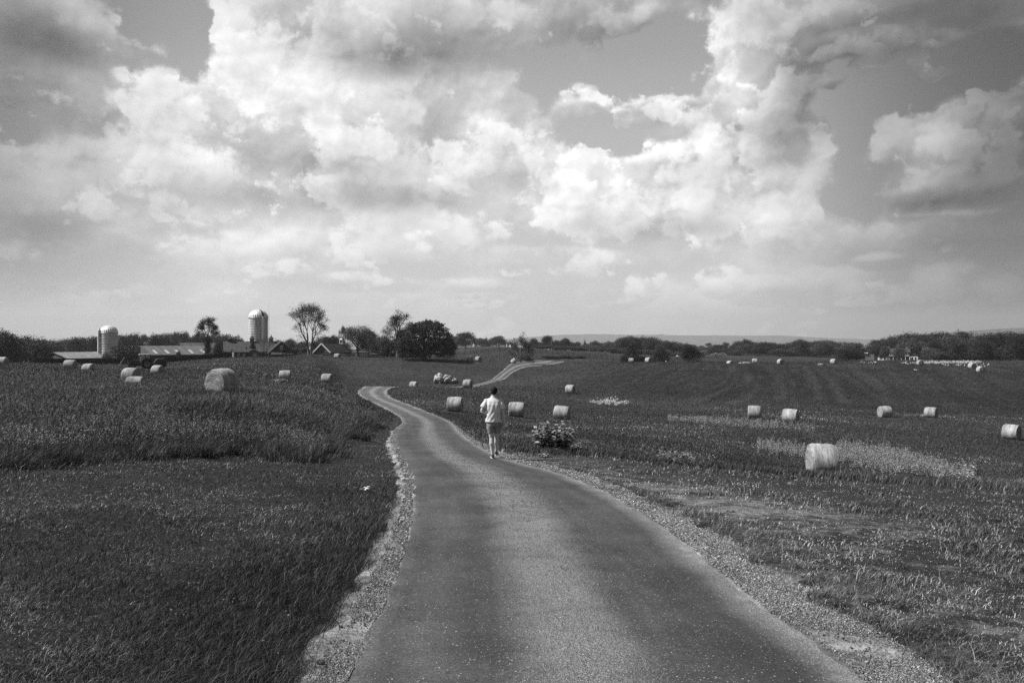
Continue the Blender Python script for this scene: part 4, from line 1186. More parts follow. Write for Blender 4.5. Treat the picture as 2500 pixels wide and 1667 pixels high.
# ------------------------------------------------------------------ trees
def mat_leaf(name, lo, hi, trans=0.25):
    m, h, bs, out = mat_new(name)
    tone = h.n('ShaderNodeAttribute', attribute_name='tone').outputs['Fac']
    inf = h.n('ShaderNodeObjectInfo')
    c = h.rng(tone, 0, 1, lo, hi, smooth=False)
    c = h.mul(c, h.rng(inf.outputs['Random'], 0, 1, 0.55, 1.6, smooth=False))
    h.put(bs.inputs['Base Color'], h.grey(c))
    bs.inputs['Roughness'].default_value = 0.65
    bs.inputs['Specular IOR Level'].default_value = 0.25
    tr = h.n('ShaderNodeBsdfTranslucent', {0: h.grey(h.mul(c, 1.1))})
    mx = h.n('ShaderNodeMixShader', {0: trans, 1: bs.outputs[0], 2: tr.outputs[0]})
    h.t.links.new(mx.outputs[0], out.inputs[0])
    return m
M_leaf = mat_leaf('leaves', 0.035, 0.085)
M_leaf_dark = mat_leaf('dark_leaves', 0.016, 0.042, 0.12)
M_leaf_pale = mat_leaf('pale_leaves', 0.08, 0.20)
M_leaf_far = mat_leaf('far_leaves', 0.018, 0.070, .12)
M_bark = mat_simple('bark', 0.05, 0.12, 4.0, 6, 0.95, 0.5, 0.1, (1, 1, .3), bdist=0.03)

def crown_mesh(name, lobes, n, size, g, mat, shell=0.55, gaps=0.25, aspect=0.6, squash=1.0):
    """lobes: (x,y,z,rx,ry,rz); leaves spread through each lobe's outer volume in clumps"""
    L = np.array(lobes, float)
    vol = (L[:, 3] * L[:, 4] * L[:, 5]) ** (2 / 3); pr = vol / vol.sum()
    nc = max(30, n // 26)
    idx = g.choice(len(L), nc, p=pr)
    d = g.normal(size=(nc, 3)); d /= np.linalg.norm(d, axis=1)[:, None]
    d[:, 2] = np.where(d[:, 2] < -0.7, -d[:, 2] * .5, d[:, 2])
    r = g.uniform(shell, 1.05, nc) ** 0.8
    cc = L[idx, :3] + d * r[:, None] * L[idx, 3:6]
    cs = g.uniform(0.55, 1.3, nc) * np.sqrt(L[idx, 3]) * 0.42
    per = g.choice(nc, n, p=cs / cs.sum())
    off = np.clip(g.normal(size=(n, 3)), -1.7, 1.7) * (cs[per] * 0.40)[:, None]; off[:, 2] *= 0.75
    P = cc[per] + off
    ctone = g.random(nc)
    tone = np.clip(ctone[per] * 0.7 + g.random(n) * 0.3, 0, 1)
    co, q = cards(P, size, g, aspect)
    return np_mesh(name, co, q, mat, False, {'tone': np.repeat(tone, 4)}, 4)

def trunk_mb(h, r0, lean=0.0, limbs=5, spread=2.5, start=0.35, g=None, top=0.75):
    g = g or random
    mb = MB()
    pts = [(lean * t * t * h + (g.random() - .5) * 0.1 * h * .3 * (i > 0), (g.random() - .5) * .03 * h, t * h * top) for i, t in enumerate([0, .12, .3, .5, .7, .85, 1])]
    rad = [r0 * 1.45, r0, r0 * .85, r0 * .7, r0 * .5, r0 * .32, r0 * .15]
    mb.tube(pts, rad, 8)
    for k in range(limbs):
        t = start + (0.9 - start) * k / max(1, limbs - 1)
        z = t * h * top; a = k * 2.4 + g.random()
        L = spread * (0.7 + .5 * g.random())
        p0 = Vector((lean * t * t * h, 0, z))
        p1 = p0 + Vector((math.cos(a) * L * .5, math.sin(a) * L * .5, L * .35))
        p2 = p0 + Vector((math.cos(a) * L, math.sin(a) * L, L * .95))
        mb.tube([p0, p1, p2], [r0 * .42 * (1.2 - t), r0 * .28 * (1.2 - t), r0 * .08], 6)
    return mb

def rand_lobes(g, W, H, base, kind):
    """W half width, H total height, base height of the crown's foot"""
    out = []
    if kind == 'round':
        n = int(g.integers(9, 14))
        for i in range(n):
            a = g.uniform(0, 2 * PI); rr = g.uniform(0.25, 0.72) * W
            z = base + (H - base) * g.uniform(0.16, 0.80)
            s = g.uniform(0.30, 0.48) * W
            out.append((rr * math.cos(a), rr * math.sin(a), z, s, s, s * g.uniform(.7, .95)))
        out.append((0, 0, base + (H - base) * .5, W * .62, W * .62, (H - base) * .42))
        out.append((g.uniform(-.2, .2) * W, 0, H - W * .32, W * .36, W * .36, W * .30))
    elif kind == 'cone':
        for i in range(12):
            t = i / 11; z = base + (H - base) * (0.06 + .90 * t)
            r_ = W * (1 - t ** 1.25) * .60 + .08 * W
            a = g.uniform(0, 2 * PI)
            out.append((r_ * .55 * math.cos(a), r_ * .55 * math.sin(a), z, r_, r_, (H - base) * .10))
            out.append((-r_ * .55 * math.cos(a), -r_ * .55 * math.sin(a), z, r_ * .9, r_ * .9, (H - base) * .10))
    elif kind == 'loose':
        n = int(g.integers(10, 15))
        for i in range(n):
            a = g.uniform(0, 2 * PI); rr = g.uniform(0.3, 0.85) * W
            z = base + (H - base) * g.uniform(0.15, 0.92)
            s = g.uniform(0.18, 0.34) * W
            out.append((rr * math.cos(a), rr * math.sin(a), z, s, s, s * .8))
    elif kind == 'bush':
        n = int(g.integers(7, 11))
        for i in range(n):
            a = g.uniform(0, 2 * PI); rr = g.uniform(0.2, 0.72) * W
            s = g.uniform(0.3, 0.5) * W
            out.append((rr * math.cos(a), rr * math.sin(a), H * g.uniform(.25, .62), s, s, H * g.uniform(.25, .36)))
    return out

def unit_tree(kind, seed, leaf_mat, n=3200, size=0.075):
    """a tree 1 unit tall and 1 unit across, meshes shared between copies"""
    g = np.random.default_rng(seed); rr = random.Random(seed)
    base = {'round': .0, 'cone': .02, 'loose': .16, 'bush': 0.0}[kind]
    lobes = rand_lobes(g, .5, 1.0, base, kind)
    cm = crown_mesh('crown', lobes, n, size, g, leaf_mat, shell=.72, aspect=.7)
    tb = trunk_mb(1.0, .028, (rr.random() - .5) * .06, 5, .26, .3, rr, .8)
    return cm, tb

PROTO = {}
for key, kind, seed, lm, n, sz in (('round_a', 'round', 1, M_leaf_far, 9000, .040), ('round_b', 'round', 2, M_leaf_far, 9000, .040), ('round_c', 'round', 3, M_leaf_far, 9000, .042),
                               ('round_d', 'round', 4, M_leaf_far, 10000, .037), ('loose_a', 'loose', 5, M_leaf_far, 5600, .036), ('cone_a', 'cone', 6, M_leaf_dark, 13000, .034),
                               ('cone_b', 'cone', 7, M_leaf_dark, 13000, .034), ('bush_a', 'bush', 8, M_leaf_far, 9000, .042), ('bush_b', 'bush', 9, M_leaf_far, 9000, .044),
                               ('dark_a', 'round', 12, M_leaf_dark, 11000, .036), ('dark_b', 'round', 13, M_leaf_dark, 11000, .036), ('pale_a', 'bush', 14, M_leaf_pale, 4000, .045)):
    cm, tb = unit_tree(kind, seed, lm, n, sz)
    tm = bpy.data.meshes.new('trunk'); tm.from_pydata(tb.v, [], tb.f); tm.materials.append(M_bark); tm.update()
    PROTO[key] = (cm, tm)

def put_tree(key, px, top, base, wpx, Y, label, group=None, name='tree', cat='tree', sink=0.0, rz=None, depth=None):
    """a tree whose middle is at px, reaching from the ground up to row top, wpx wide at distance Y"""
    x = (px - 1250) / F * Y
    zg = gz(x, Y) - 0.1 - sink
    H = (HY - top) / F * Y - zg
    W = wpx / F * Y
    root = empty(name, (x, Y, zg), rnd.uniform(0, 6.28) if rz is None else rz, label, cat, group)
    root.scale = (W, depth or W, H)
    cm, tm = PROTO[key]
    link('crown', cm, root)
    if not key.startswith(('bush', 'pale')): link('trunk', tm, root)
    return root

ADJ = ['rounded', 'broad', 'domed', 'ragged', 'bushy', 'tall', 'low', 'narrow', 'lopsided', 'full']
def near_word(px):
    marks = [(-40, 'at the far left edge of the wood'), (120, 'behind the low left barn'), (200, 'just left of the short silo'), (300, 'right of the short silo'), (400, 'above the long barn with roof lights'),
             (470, 'left of the tall ivy clad tree'), (570, 'left of the tall silo'), (700, 'between the tall silo and the airy tree'), (800, 'right of the airy twin stemmed tree'),
             (1130, 'right of the great dark round tree'), (1215, 'left of the gnarled apple tree'), (1320, 'right of the gnarled apple tree'), (1420, 'left of the three dark field cedars'),
             (1550, 'behind the leftmost dark field cedar'), (1620, 'behind the middle dark field cedar'), (1720, 'right of the three dark field cedars'), (1830, 'behind the two far hilltop bales'), (1950, 'behind the right hilltop bale'),
             (2060, 'left of the white farmhouse'), (2200, 'behind the white farmhouse'), (2300, 'right of the white farmhouse'), (2400, 'above the pair of right hand bales'), (2600, 'at the far right edge of the wood')]
    return min(marks, key=lambda m: abs(m[0] - px))[1]
used_labels = {}
ORD = ['first', 'second', 'third', 'fourth', 'fifth', 'sixth', 'seventh', 'eighth', 'ninth', 'tenth', 'eleventh', 'twelfth', 'thirteenth', 'fourteenth', 'fifteenth', 'sixteenth', 'seventeenth', 'eighteenth', 'nineteenth', 'twentieth']
PENDING = []
def line_tree(key, px, top, wpx, Y, where, group, **k):
    t = put_tree(key, px, top, 0, wpx, Y, 'x', group, **k)
    PENDING.append((t, px, where))
    return t
def finish_labels():
    by = {}
    for t, px, where in PENDING: by.setdefault(where + '|' + near_word(px), []).append((px, t))
    for k, lst in by.items():
        where, near = k.split('|')
        lst.sort(key=lambda a: a[0])
        for i, (px, t) in enumerate(lst):
            form = 'bush' if t['category'] == 'bush' else 'tree'
            if len(lst) == 1: t['label'] = '%s %s %s' % (where, form, near)
            else: t['label'] = '%s %s, %s from the left %s' % (where, form, ORD[min(i, 19)], near)

def wood(x0, x1, tops, Y0, Y1, wpx, step, keys, where, group, jitter=3.5, seed=0):
    """a row of separate trees whose tops follow the skyline"""
    g = random.Random(seed); px = x0; jitter *= 1.5
    while px < x1:
        top = np.interp(px, [t[0] for t in tops], [t[1] for t in tops]) + g.uniform(-jitter, jitter)
        Y = g.uniform(Y0, Y1)
        line_tree(g.choice(keys), px, top, wpx * g.uniform(.65, 1.5), Y, where, group)
        px += step * g.uniform(.7, 1.3)
RK = ['round_a', 'round_b', 'round_c', 'round_d', 'dark_a', 'loose_a', 'round_b']
GW = 'trees of the far woods along the horizon'
# left: wood behind the farm
wood(-420, 130, [(-420,806),(-60,812),(10,812),(50,820),(100,830),(130,836)], 195, 225, 64, 30, ['dark_a', 'dark_b', 'round_b'], 'near dark leafy', 'near trees at the left edge', 4, 1)
wood(85, 245, [(85,832),(130,830),(170,826),(230,822),(245,826)], 330, 370, 44, 24, RK, 'far leafy', GW, 3, 2)
wood(285, 480, [(285,820),(340,818),(400,816),(455,812),(480,822)], 330, 370, 42, 20, RK, 'far leafy', GW, 3, 3)
wood(478, 620, [(478,822),(500,816),(540,824),(560,818),(590,818),(620,834)], 300, 330, 44, 24, RK, 'far leafy', GW, 3, 4)
wood(680, 850, [(680,830),(700,824),(730,832),(760,838),(790,822),(812,820),(850,836)], 290, 320, 40, 24, RK, 'far leafy', GW, 2, 5)
wood(-500, 640, [(-500,835),(640,838)], 400, 450, 50, 34, RK, 'farthest low leafy', GW, 4, 6)
# centre
for px, top, wd, Y, k in ((1110,822,26,560,'round_a'),(1124,824,24,540,'round_d'),(1137,812,44,470,'dark_a'),(1163,826,20,620,'round_b'),(1175,826,24,600,'round_c'),(1187,825,20,640,'cone_a'),
                          (1203,826,26,600,'round_a'),(1218,821,32,560,'round_d'),(1245,834,30,640,'bush_a'),(1303,827,24,470,'dark_b'),(1318,836,26,480,'round_b'),(1334,821,30,460,'round_a'),
                          (1356,831,20,500,'round_c'),(1367,833,22,500,'round_d'),(1378,826,24,490,'round_b'),(1397,836,20,540,'round_a'),(1408,835,20,540,'round_c'),(1428,831,14,600,'cone_b'),(1418,840,24,600,'bush_a'),
                          (1440,838,22,560,'bush_b'),(1453,833,22,520,'round_d'),(1468,838,22,520,'round_a'),(1483,834,24,500,'round_b'),(1497,837,22,500,'round_c')):
    line_tree(k, px, top, wd * 1.15, Y, 'far leafy' if k[0] != 'c' else 'far pointed', GW)
wood(1290, 1520, [(1290,845),(1520,846)], 430, 460, 34, 17, ['bush_a', 'bush_b', 'round_c'], 'low far', GW, 3, 7)
wood(1505, 1690, [(1505,834),(1535,821),(1565,824),(1600,823),(1612,823),(1640,836),(1665,838),(1690,842)], 420, 470, 34, 15, RK + ['bush_a'], 'far leafy', GW, 2.5, 8)
wood(1500, 1700, [(1500,850),(1700,856)], 380, 400, 36, 17, ['bush_a', 'bush_b'], 'low pale far', GW, 3, 9)
wood(1690, 2100, [(1690,842),(1750,842),(1790,838),(1830,836),(1870,838),(1905,836),(1930,838),(1955,832),(1985,836),(2010,832),(2030,834),(2060,838),(2100,838)], 505, 560, 42, 19, RK + ['bush_b'], 'far leafy', GW, 2.5, 10)
wood(1700, 2110, [(1700,852),(2110,852)], 470, 500, 38, 21, ['bush_a', 'bush_b', 'round_c'], 'low far', GW, 4, 11)
line_tree('loose_a', 1815, 830, 40, 480, 'thin topped airy', GW)
line_tree('dark_a', 1957, 831, 38, 470, 'dark rounded', GW)
line_tree('round_d', 2012, 832, 50, 465, 'wide spreading', GW)
line_tree('pale_a', 1716, 853, 28, 400, 'silvery pale', GW, name='shrub', cat='bush')
line_tree('pale_a', 1752, 860, 34, 400, 'silvery pale', GW, name='shrub', cat='bush')
line_tree('dark_b', 2062, 853, 60, 330, 'low dark', GW, name='shrub', cat='bush'); line_tree('dark_a', 2090, 856, 44, 330, 'low dark', GW, name='shrub', cat='bush')
# right
wood(2085, 2560, [(2085,840),(2110,834),(2150,829),(2180,828),(2200,817),(2225,818),(2250,822),(2270,812),(2292,808),(2310,818),(2335,812),(2355,812),(2380,817),(2410,820),(2440,816),(2460,813),(2500,812),(2560,808)], 400, 440, 56, 22, RK, 'tall leafy', GW, 3, 12)
wood(2230, 2900, [(2230,834),(2900,830)], 345, 375, 58, 24, RK + ['dark_a'], 'front row leafy', GW, 4, 13)
wood(2270, 2440, [(2270,855),(2440,850)], 318, 330, 44, 22, ['bush_a', 'bush_b', 'round_b'], 'low front', GW, 4, 14)
wood(2400, 2900, [(2400,826),(2440,822),(2500,818),(2900,810)], 300, 330, 70, 30, ['dark_a', 'dark_b'], 'dark bulky', GW, 4, 15)
line_tree('round_a', 2345, 836, 52, 318, 'light rounded', GW)
line_tree('pale_a', 2262, 842, 20, 330, 'pale', GW, name='shrub', cat='bush')
# trees standing round the farmhouse at the right
for px, top, wd, Y in ((2138,842,34,350), (2160,846,26,318), (2196,850,34,312), (2214,846,22,350)): line_tree('round_d', px, top, wd, Y, 'leafy garden', 'trees round the white farmhouse')

# three dark cedars in the field
CED = 'dark cedars beside the hilltop bales'
put_tree('cone_a', 1541, 838, 0, 50, 236, 'leftmost dark cedar, directly behind two hilltop bales', CED)
put_tree('cone_b', 1612, 845, 0, 50, 240, 'middle dark cedar beside the steep roofed hut', CED)
put_tree('dark_b', 1683, 846, 0, 48, 242, 'rightmost dark cedar, wide and rounded, right of the steep roofed hut', CED)
for px, top, wd, lb in ((1522, 866, 22, 'small dark bush left of the leftmost dark cedar'), (1566, 868, 26, 'small dark bush between the leftmost and middle dark cedars')):
    put_tree('bush_a', px, top, 0, wd, 236, lb, None, 'shrub', 'bush')
for i, (px, top, wd, Y, lb) in enumerate(((1288, 868, 32, 235, 'low dark bush just right of the leaning bale'), (1345, 869, 50, 262, 'low scrub behind the brow of the far road, left one'),
                                    (1380, 868, 50, 266, 'low scrub behind the brow of the far road, middle one'), (1415, 870, 40, 270, 'low scrub behind the brow of the far road, right one'))):
    put_tree('bush_b', px, top, 0, wd, Y, lb, None, 'shrub', 'bush')

# farm trees
put_tree('bush_a', 298, 839, 0, 76, 208, 'wide round dark bush standing in front of the short silo', None, 'shrub', 'bush')
put_tree('dark_a', 988, 803, 0, 62, 224, 'dark leafy tree filling in between the tall oak and the great round tree')
put_tree('round_d', 925, 824, 0, 46, 226, 'low bushy tree just left of the tall oak')
put_tree('dark_b', 1092, 822, 0, 40, 232, 'dark tree at the right shoulder of the great round tree')
put_tree('bush_b', 262, 862, 0, 34, 204, 'small dark bush at the right end of the low left barn', None, 'shrub', 'bush')
put_tree('cone_b', 532, 832, 0, 38, 196, 'dark thick conifer beside the ivy clad tree')
put_tree('cone_a', 617, 832, 0, 24, 205, 'small dark conifer in front of the tall silo')
put_tree('bush_b', 435, 857, 0, 12, 186, 'tiny sapling in front of the long barn roof', None, 'shrub', 'bush')
put_tree('loose_a', 833, 799, 0, 22, 255, 'thin pale tree rising behind the cupola of the white trimmed barn')
put_tree('round_d', 900, 806, 0, 56, 250, 'rounded dark tree behind the sunlit walnut tree')
put_tree('round_c', 935, 820, 0, 40, 235, 'pale leafy tree between walnut and tall oak')
put_tree('round_a', 808, 823, 0, 36, 262, 'small round tree behind the white trimmed barn')
put_tree('round_b', 948, 826, 0, 48, 222, 'sunlit bushy tree at the foot of the tall oak')
# trees near enough to show how they branch
def grow(g, p, d, L, r, depth, mb, tips, curl=0.25, fork=(2, 3), shrink=0.74, up=0.12, spread=0.55, minr=0.02, seg=3):
    pts = [p.copy()]; rad = [r]; q = p.copy(); dd = d.copy()
    for s in range(seg):
        dd = (dd + Vector((g.gauss(0, curl), g.gauss(0, curl), g.gauss(0, curl) + up)) * 0.5).normalized()
        q = q + dd * (L / seg); pts.append(q.copy()); rad.append(max(minr * .6, r * (1 - .38 * (s + 1) / seg)))
    mb.tube(pts, rad, 6 if r > .08 else 4, cap=False)
    if depth <= 0:
        tips.append((q, dd)); return
    if depth <= 2 or (depth == 3 and g.random() < .6): tips.append((pts[-2].copy(), dd))
    n = g.randint(*fork)
    a0 = g.random() * 6.28
    perp = dd.orthogonal().normalized(); perp2 = dd.cross(perp)
    for k in range(n):
        a = a0 + k * 2 * PI / n + g.uniform(-.4, .4)
        sp = spread * g.uniform(.6, 1.3)
        nd = (dd + (perp * math.cos(a) + perp2 * math.sin(a)) * sp).normalized()
        grow(g, q, nd, L * shrink * g.uniform(.85, 1.15), max(minr, r * .62), depth - 1, mb, tips, curl, fork, shrink, up, spread, minr, seg)

def fit_tree(name, px, top, wpx, Y, mb, tips, leaf_mat, per, lsize, sigma, label, seed, keep=1.0, zbase=None, cat='tree', squash=0.8):
    """scale a grown skeleton to its height and spread, then hang the leaves on its twig ends"""
    x = (px - 1250) / F * Y; zg = gz(x, Y) - .1 if zbase is None else zbase
    H = (HY - top) / F * Y - zg; W = wpx / F * Y
    A = np.array([t[0] for t in tips])
    sz = H / (A[:, 2].max() + sigma * .8)
    ctr = (A[:, 0].max() + A[:, 0].min()) / 2
    sx = W / (A[:, 0].max() - A[:, 0].min() + sigma * 2)
    S = lambda P: (P[0] * sx, P[1] * sx, P[2] * sz)
    mb.v = [S(v) for v in mb.v]
    g = np.random.default_rng(seed)
    A = A * np.array([sx, sx, sz])
    A = A[g.random(len(A)) < keep]
    P = np.repeat(A, per, 0) + g.normal(size=(len(A) * per, 3)) * sigma * np.array([1, 1, squash])
    tone = np.repeat(g.random(len(A)), per) * .6 + g.random(len(P)) * .4
    co, q = cards(P, lsize, g, .6)
    root = empty(name, (x, Y, zg), 0, label, cat)
    mb.build('trunk', M_bark, root)
    link('crown', np_mesh('crown', co, q, leaf_mat, False, {'tone': np.repeat(tone, 4)}, 4), root)
    return root

# tall airy tree with twin stems beside the tall silo
g = random.Random(21); mb = MB(); tips = []
for (dx, ddx, L) in ((-.25, -.10, 4.6), (.35, .07, 4.8)):
    base = Vector((dx, 0, 0)); d = Vector((ddx, 0, 1)).normalized()
    mb.tube([base, base + d * 1.6, base + d * 3.2], [.30, .24, .2], 8)
    p = base + d * 3.2
    for k, (ax, ay, LL) in enumerate(((ddx * 1.5, .1, 3.0), (ddx * 5 + (-.3 if dx < 0 else .25), -.25, 2.9), (-ddx * 2.5, .35, 3.0), (ddx * 8, .3, 2.0))):
        grow(g, p, Vector((ax, ay, 1)).normalized(), LL, .15, 5, mb, tips, .20, (2, 3), .72, .20, .50, .025)
for k in range(9):   # low drooping side twigs
    z = 2.6 + k * .35; s = -1 if k % 2 else 1
    grow(g, Vector((s * .3, 0, z)), Vector((s * .9, g.uniform(-.4, .4), .45)).normalized(), 1.5, .05, 2, mb, tips, .2, (2, 2), .7, -.02, .5, .018)
fit_tree('tree', 756, 738, 102, 226, mb, tips, M_leaf, 8, .25, .42, 'tall airy twin stemmed tree with thin crown, right of the tall silo', 3, .9)

# tall tree with ivy round its trunk
g = random.Random(5); mb = MB(); tips = []
mb.tube([(0, 0, 0), (.1, 0, 3), (-.1, 0, 6), (.05, 0, 8)], [.4, .34, .26, .2], 8)
for (p, d, L) in (((.0, 0, 6.6), (-.9, .1, .9), 2.2), ((0, 0, 7.0), (-.3, .3, 1), 2.4), ((.05, 0, 7.2), (.6, 0, 1.1), 2.3), ((.05, 0, 6.2), (1, -.2, .55), 2.3), ((.0, 0, 7.8), (.25, -.3, 1), 2.2), ((0, 0, 6.8), (.5, .3, .6), 2.0)):
    grow(g, Vector(p), Vector(d).normalized(), L, .13, 3, mb, tips, .22, (2, 3), .68, .05, .55, .03)
r = fit_tree('tree', 507, 777, 56, 198, mb, tips, M_leaf_dark, 46, .22, .34, 'tall tree with ragged top and ivy clad trunk above the long barn', 6, .85)
g2 = np.random.default_rng(4)
n = 2600; zz = g2.uniform(.6, 5.6, n); rr_ = .55 + .35 * np.sin(zz * 1.7) ** 2 + (zz < 1.8) * .5
P = np.stack([g2.normal(size=n) * rr_ * .55, g2.normal(size=n) * rr_ * .55, zz * r.scale[2]], 1)
co, q = cards(P, .3, g2); link('ivy', np_mesh('ivy', co, q, M_leaf, False, {'tone': np.repeat(g2.random(n), 4)}, 4), r)
g2 = np.random.default_rng(5)
for (cx, cz, nn) in ((-1.5, 3.6, 420), (1.0, 3.4, 420), (.2, .7, 250)):
    pass

# walnut whose paler leaf colour carries its sunlight
g = random.Random(8); mb = MB(); tips = []
mb.tube([(0, 0, 0), (0, 0, 1.2), (.1, 0, 2.2)], [.38, .3, .26], 8)
for k in range(7):
    a = k * .9; grow(g, Vector((.05, 0, 1.2 + .2 * k)), Vector((math.cos(a) * .8, math.sin(a) * .8, .35 + .13 * k)).normalized(), 1.7, .12, 3, mb, tips, .2, (2, 3), .75, .08, .6, .03)
M_leaf_mid = mat_leaf('sunlit_leaves', 0.06, 0.19)
fit_tree('tree', 872, 797, 88, 214, mb, tips, M_leaf_mid, 62, .24, .55, 'sunlit walnut tree, sunlight put into its pale leaves, right of the white trimmed barn', 9)

# tall oak behind the great round tree
g = random.Random(9); mb = MB(); tips = []
mb.tube([(0, 0, 0), (0, 0, 2), (-.1, 0, 4), (.1, 0, 5.5)], [.5, .4, .3, .24], 8)
for (p, d, L) in (((0, 0, 3.6), (-1, .1, .75), 2.0), ((0, 0, 4.6), (-.7, -.1, 1.0), 2.2), ((0, 0, 5.2), (-.1, .2, 1), 2.2), ((.1, 0, 5.4), (.55, .1, 1.25), 2.6), ((.1, 0, 4.8), (.8, 0, .8), 2.2), ((0, 0, 4.2), (.5, .5, .6), 2.0)):
    grow(g, Vector(p), Vector(d).normalized(), L, .15, 3, mb, tips, .2, (2, 3), .70, .06, .55, .03)
fit_tree('tree', 970, 757, 84, 218, mb, tips, M_leaf_dark, 48, .23, .42, 'tall ragged oak rising left of the great dark round tree', 10, .85)

# the great round tree: a wide mass of dark foliage down to the ground
def great_tree():
    px, Y = 1036, 206
    x = (px - 1250) / F * Y; zg = gz(x, Y) - .4
    k = Y / F
    root = empty('tree', (x, Y, zg), 0, 'great dark round tree reaching the ground behind the low roof', 'tree')
    L = []
    for (bx, by, rx, rz) in ((-40, 838, 32, 28), (-18, 822, 34, 30), (4, 808, 32, 24), (22, 812, 32, 26), (44, 826, 26, 24), (56, 846, 18, 20), (34, 850, 34, 26), (0, 850, 40, 30), (-34, 858, 34, 22), (-56, 848, 18, 22), (8, 793, 16, 12), (30, 798, 16, 12), (-20, 800, 16, 12), (20, 864, 30, 20)):
        for dy in (-3.2, 0, 3.2):
            s = 1 if dy == 0 else .82
            L.append((bx * k, dy + rnd.uniform(-.6, .6), (HY - by) * k - zg, rx * k * s, 2.6, rz * k * s))
    g = np.random.default_rng(31)
    link('crown', crown_mesh('crown', L, 42000, .34, g, mat_leaf('dense_leaves', .020, .062, .12), .72), root)
    trunk_mb(8, .5, 0, 7, 3.5, .25, random.Random(3), .9).build('trunk', M_bark, root)
great_tree()

# leafless trees by the barns
for px, top, wd, Y, sd, lb in ((648, 823, 52, 203, 41, 'small leafless tree in front of the tall silo'), (733, 838, 34, 222, 42, 'thin leafless tree left of the airy twin stemmed tree'), (690, 836, 30, 232, 43, 'thin leafless tree behind the gabled barn')):
    g = random.Random(sd); mb = MB(); tips = []
    mb.tube([(0, 0, 0), (0, 0, 1.0)], [.16, .13], 6)
    for k in range(5):
        a = k * 1.3; grow(g, Vector((0, 0, .9)), Vector((math.cos(a) * .6, math.sin(a) * .6, 1)).normalized(), 1.5, .07, 4, mb, tips, .16, (2, 3), .74, .12, .5, .022)
    fit_tree('bare_tree', px, top, wd, Y, mb, tips, M_leaf, 2, .16, .3, lb, sd, .5)

# old apple tree on the rise, leaning bale at its foot
g = random.Random(14); mb = MB(); tips = []
mb.tube([(0, 0, 0), (-.1, 0, .5), (-.05, 0, 1.0)], [.30, .24, .22], 8)
for (d, L, r_) in (((-1.0, .1, .55), 2.6, .16), ((-.55, .3, 1.0), 2.2, .15), ((.05, -.2, 1), 2.4, .16), ((.5, .2, 1.0), 2.2, .14), ((1.0, 0, .5), 2.4, .15), ((.8, -.4, .8), 2.0, .12)):
    grow(g, Vector((-.05, 0, .95)), Vector(d).normalized(), L, r_, 4, mb, tips, .30, (2, 3), .66, .10, .62, .025)
grow(g, Vector((.1, 0, 2.6)), Vector((.1, 0, 1)), 2.4, .09, 3, mb, tips, .15, (2, 2), .62, .25, .35, .02)
fit_tree('tree', 1272, 812, 74, 222, mb, tips, M_leaf, 9, .30, .34, 'gnarled spreading apple tree on the rise behind the leaning bale', 15, .8)
finish_labels()
# ------------------------------------------------------------------ the walking man
M_skin = mat_simple('skin', .42, .54, 3, 4, .55, spec=.35)
M_hair = mat_simple('black_hair', .004, .010, 30, 4, .9, .6, .4, bdist=.004)
M_cloth_white = mat_simple('white_polo', .56, .66, 4, 4, .9, .15, .1, bdist=.003)
M_shorts = mat_simple('grey_shorts', .20, .27, 9, 5, .95, .3, .1, bdist=.003)
M_shoe = mat_simple('black_shoe', .012, .03, 9, 3, .6)
M_sole = mat_simple('white_sole', .5, .62, 9, 2, .7)
M_watch = mat_simple('watch_metal', .45, .6, 9, 2, .3, spec=.8)

def loft(mb, secs, n=28, caps=True):
    """secs: (centre, rx, ry[, tilt about X]) horizontal sections, bottom to top"""
    vs, fs = [], []
    for s in secs:
        c, rx, ry = Vector(s[0]), s[1], s[2]
        for k in range(n):
            t = 2 * PI * k / n
            vs.append(c + Vector((math.cos(t) * rx, math.sin(t) * ry, (s[3] if len(s) > 3 else 0) * math.sin(t))))
    for i in range(len(secs) - 1):
        for k in range(n): fs.append((i * n + k, i * n + (k + 1) % n, (i + 1) * n + (k + 1) % n, (i + 1) * n + k))
    if caps: fs.append(tuple(range(n - 1, -1, -1))); fs.append(tuple((len(secs) - 1) * n + k for k in range(n)))
    return mb.add(vs, fs, True)
def ball(mb, c, r, n=16):
    vs, fs = [], []; m = n // 2
    for i in range(1, m):
        for k in range(n):
            a = PI * i / m; t = 2 * PI * k / n
            vs.append((c[0] + r[0] * math.sin(a) * math.cos(t), c[1] + r[1] * math.sin(a) * math.sin(t), c[2] - r[2] * math.cos(a)))
    b = len(vs); vs += [(c[0], c[1], c[2] - r[2]), (c[0], c[1], c[2] + r[2])]
    for i in range(m - 2):
        for k in range(n): fs.append((i * n + k, i * n + (k + 1) % n, (i + 1) * n + (k + 1) % n, (i + 1) * n + k))
    for k in range(n):
        fs.append((b, (k + 1) % n, k)); fs.append((b + 1, (m - 2) * n + k, (m - 2) * n + (k + 1) % n))
    return mb.add(vs, fs, True)
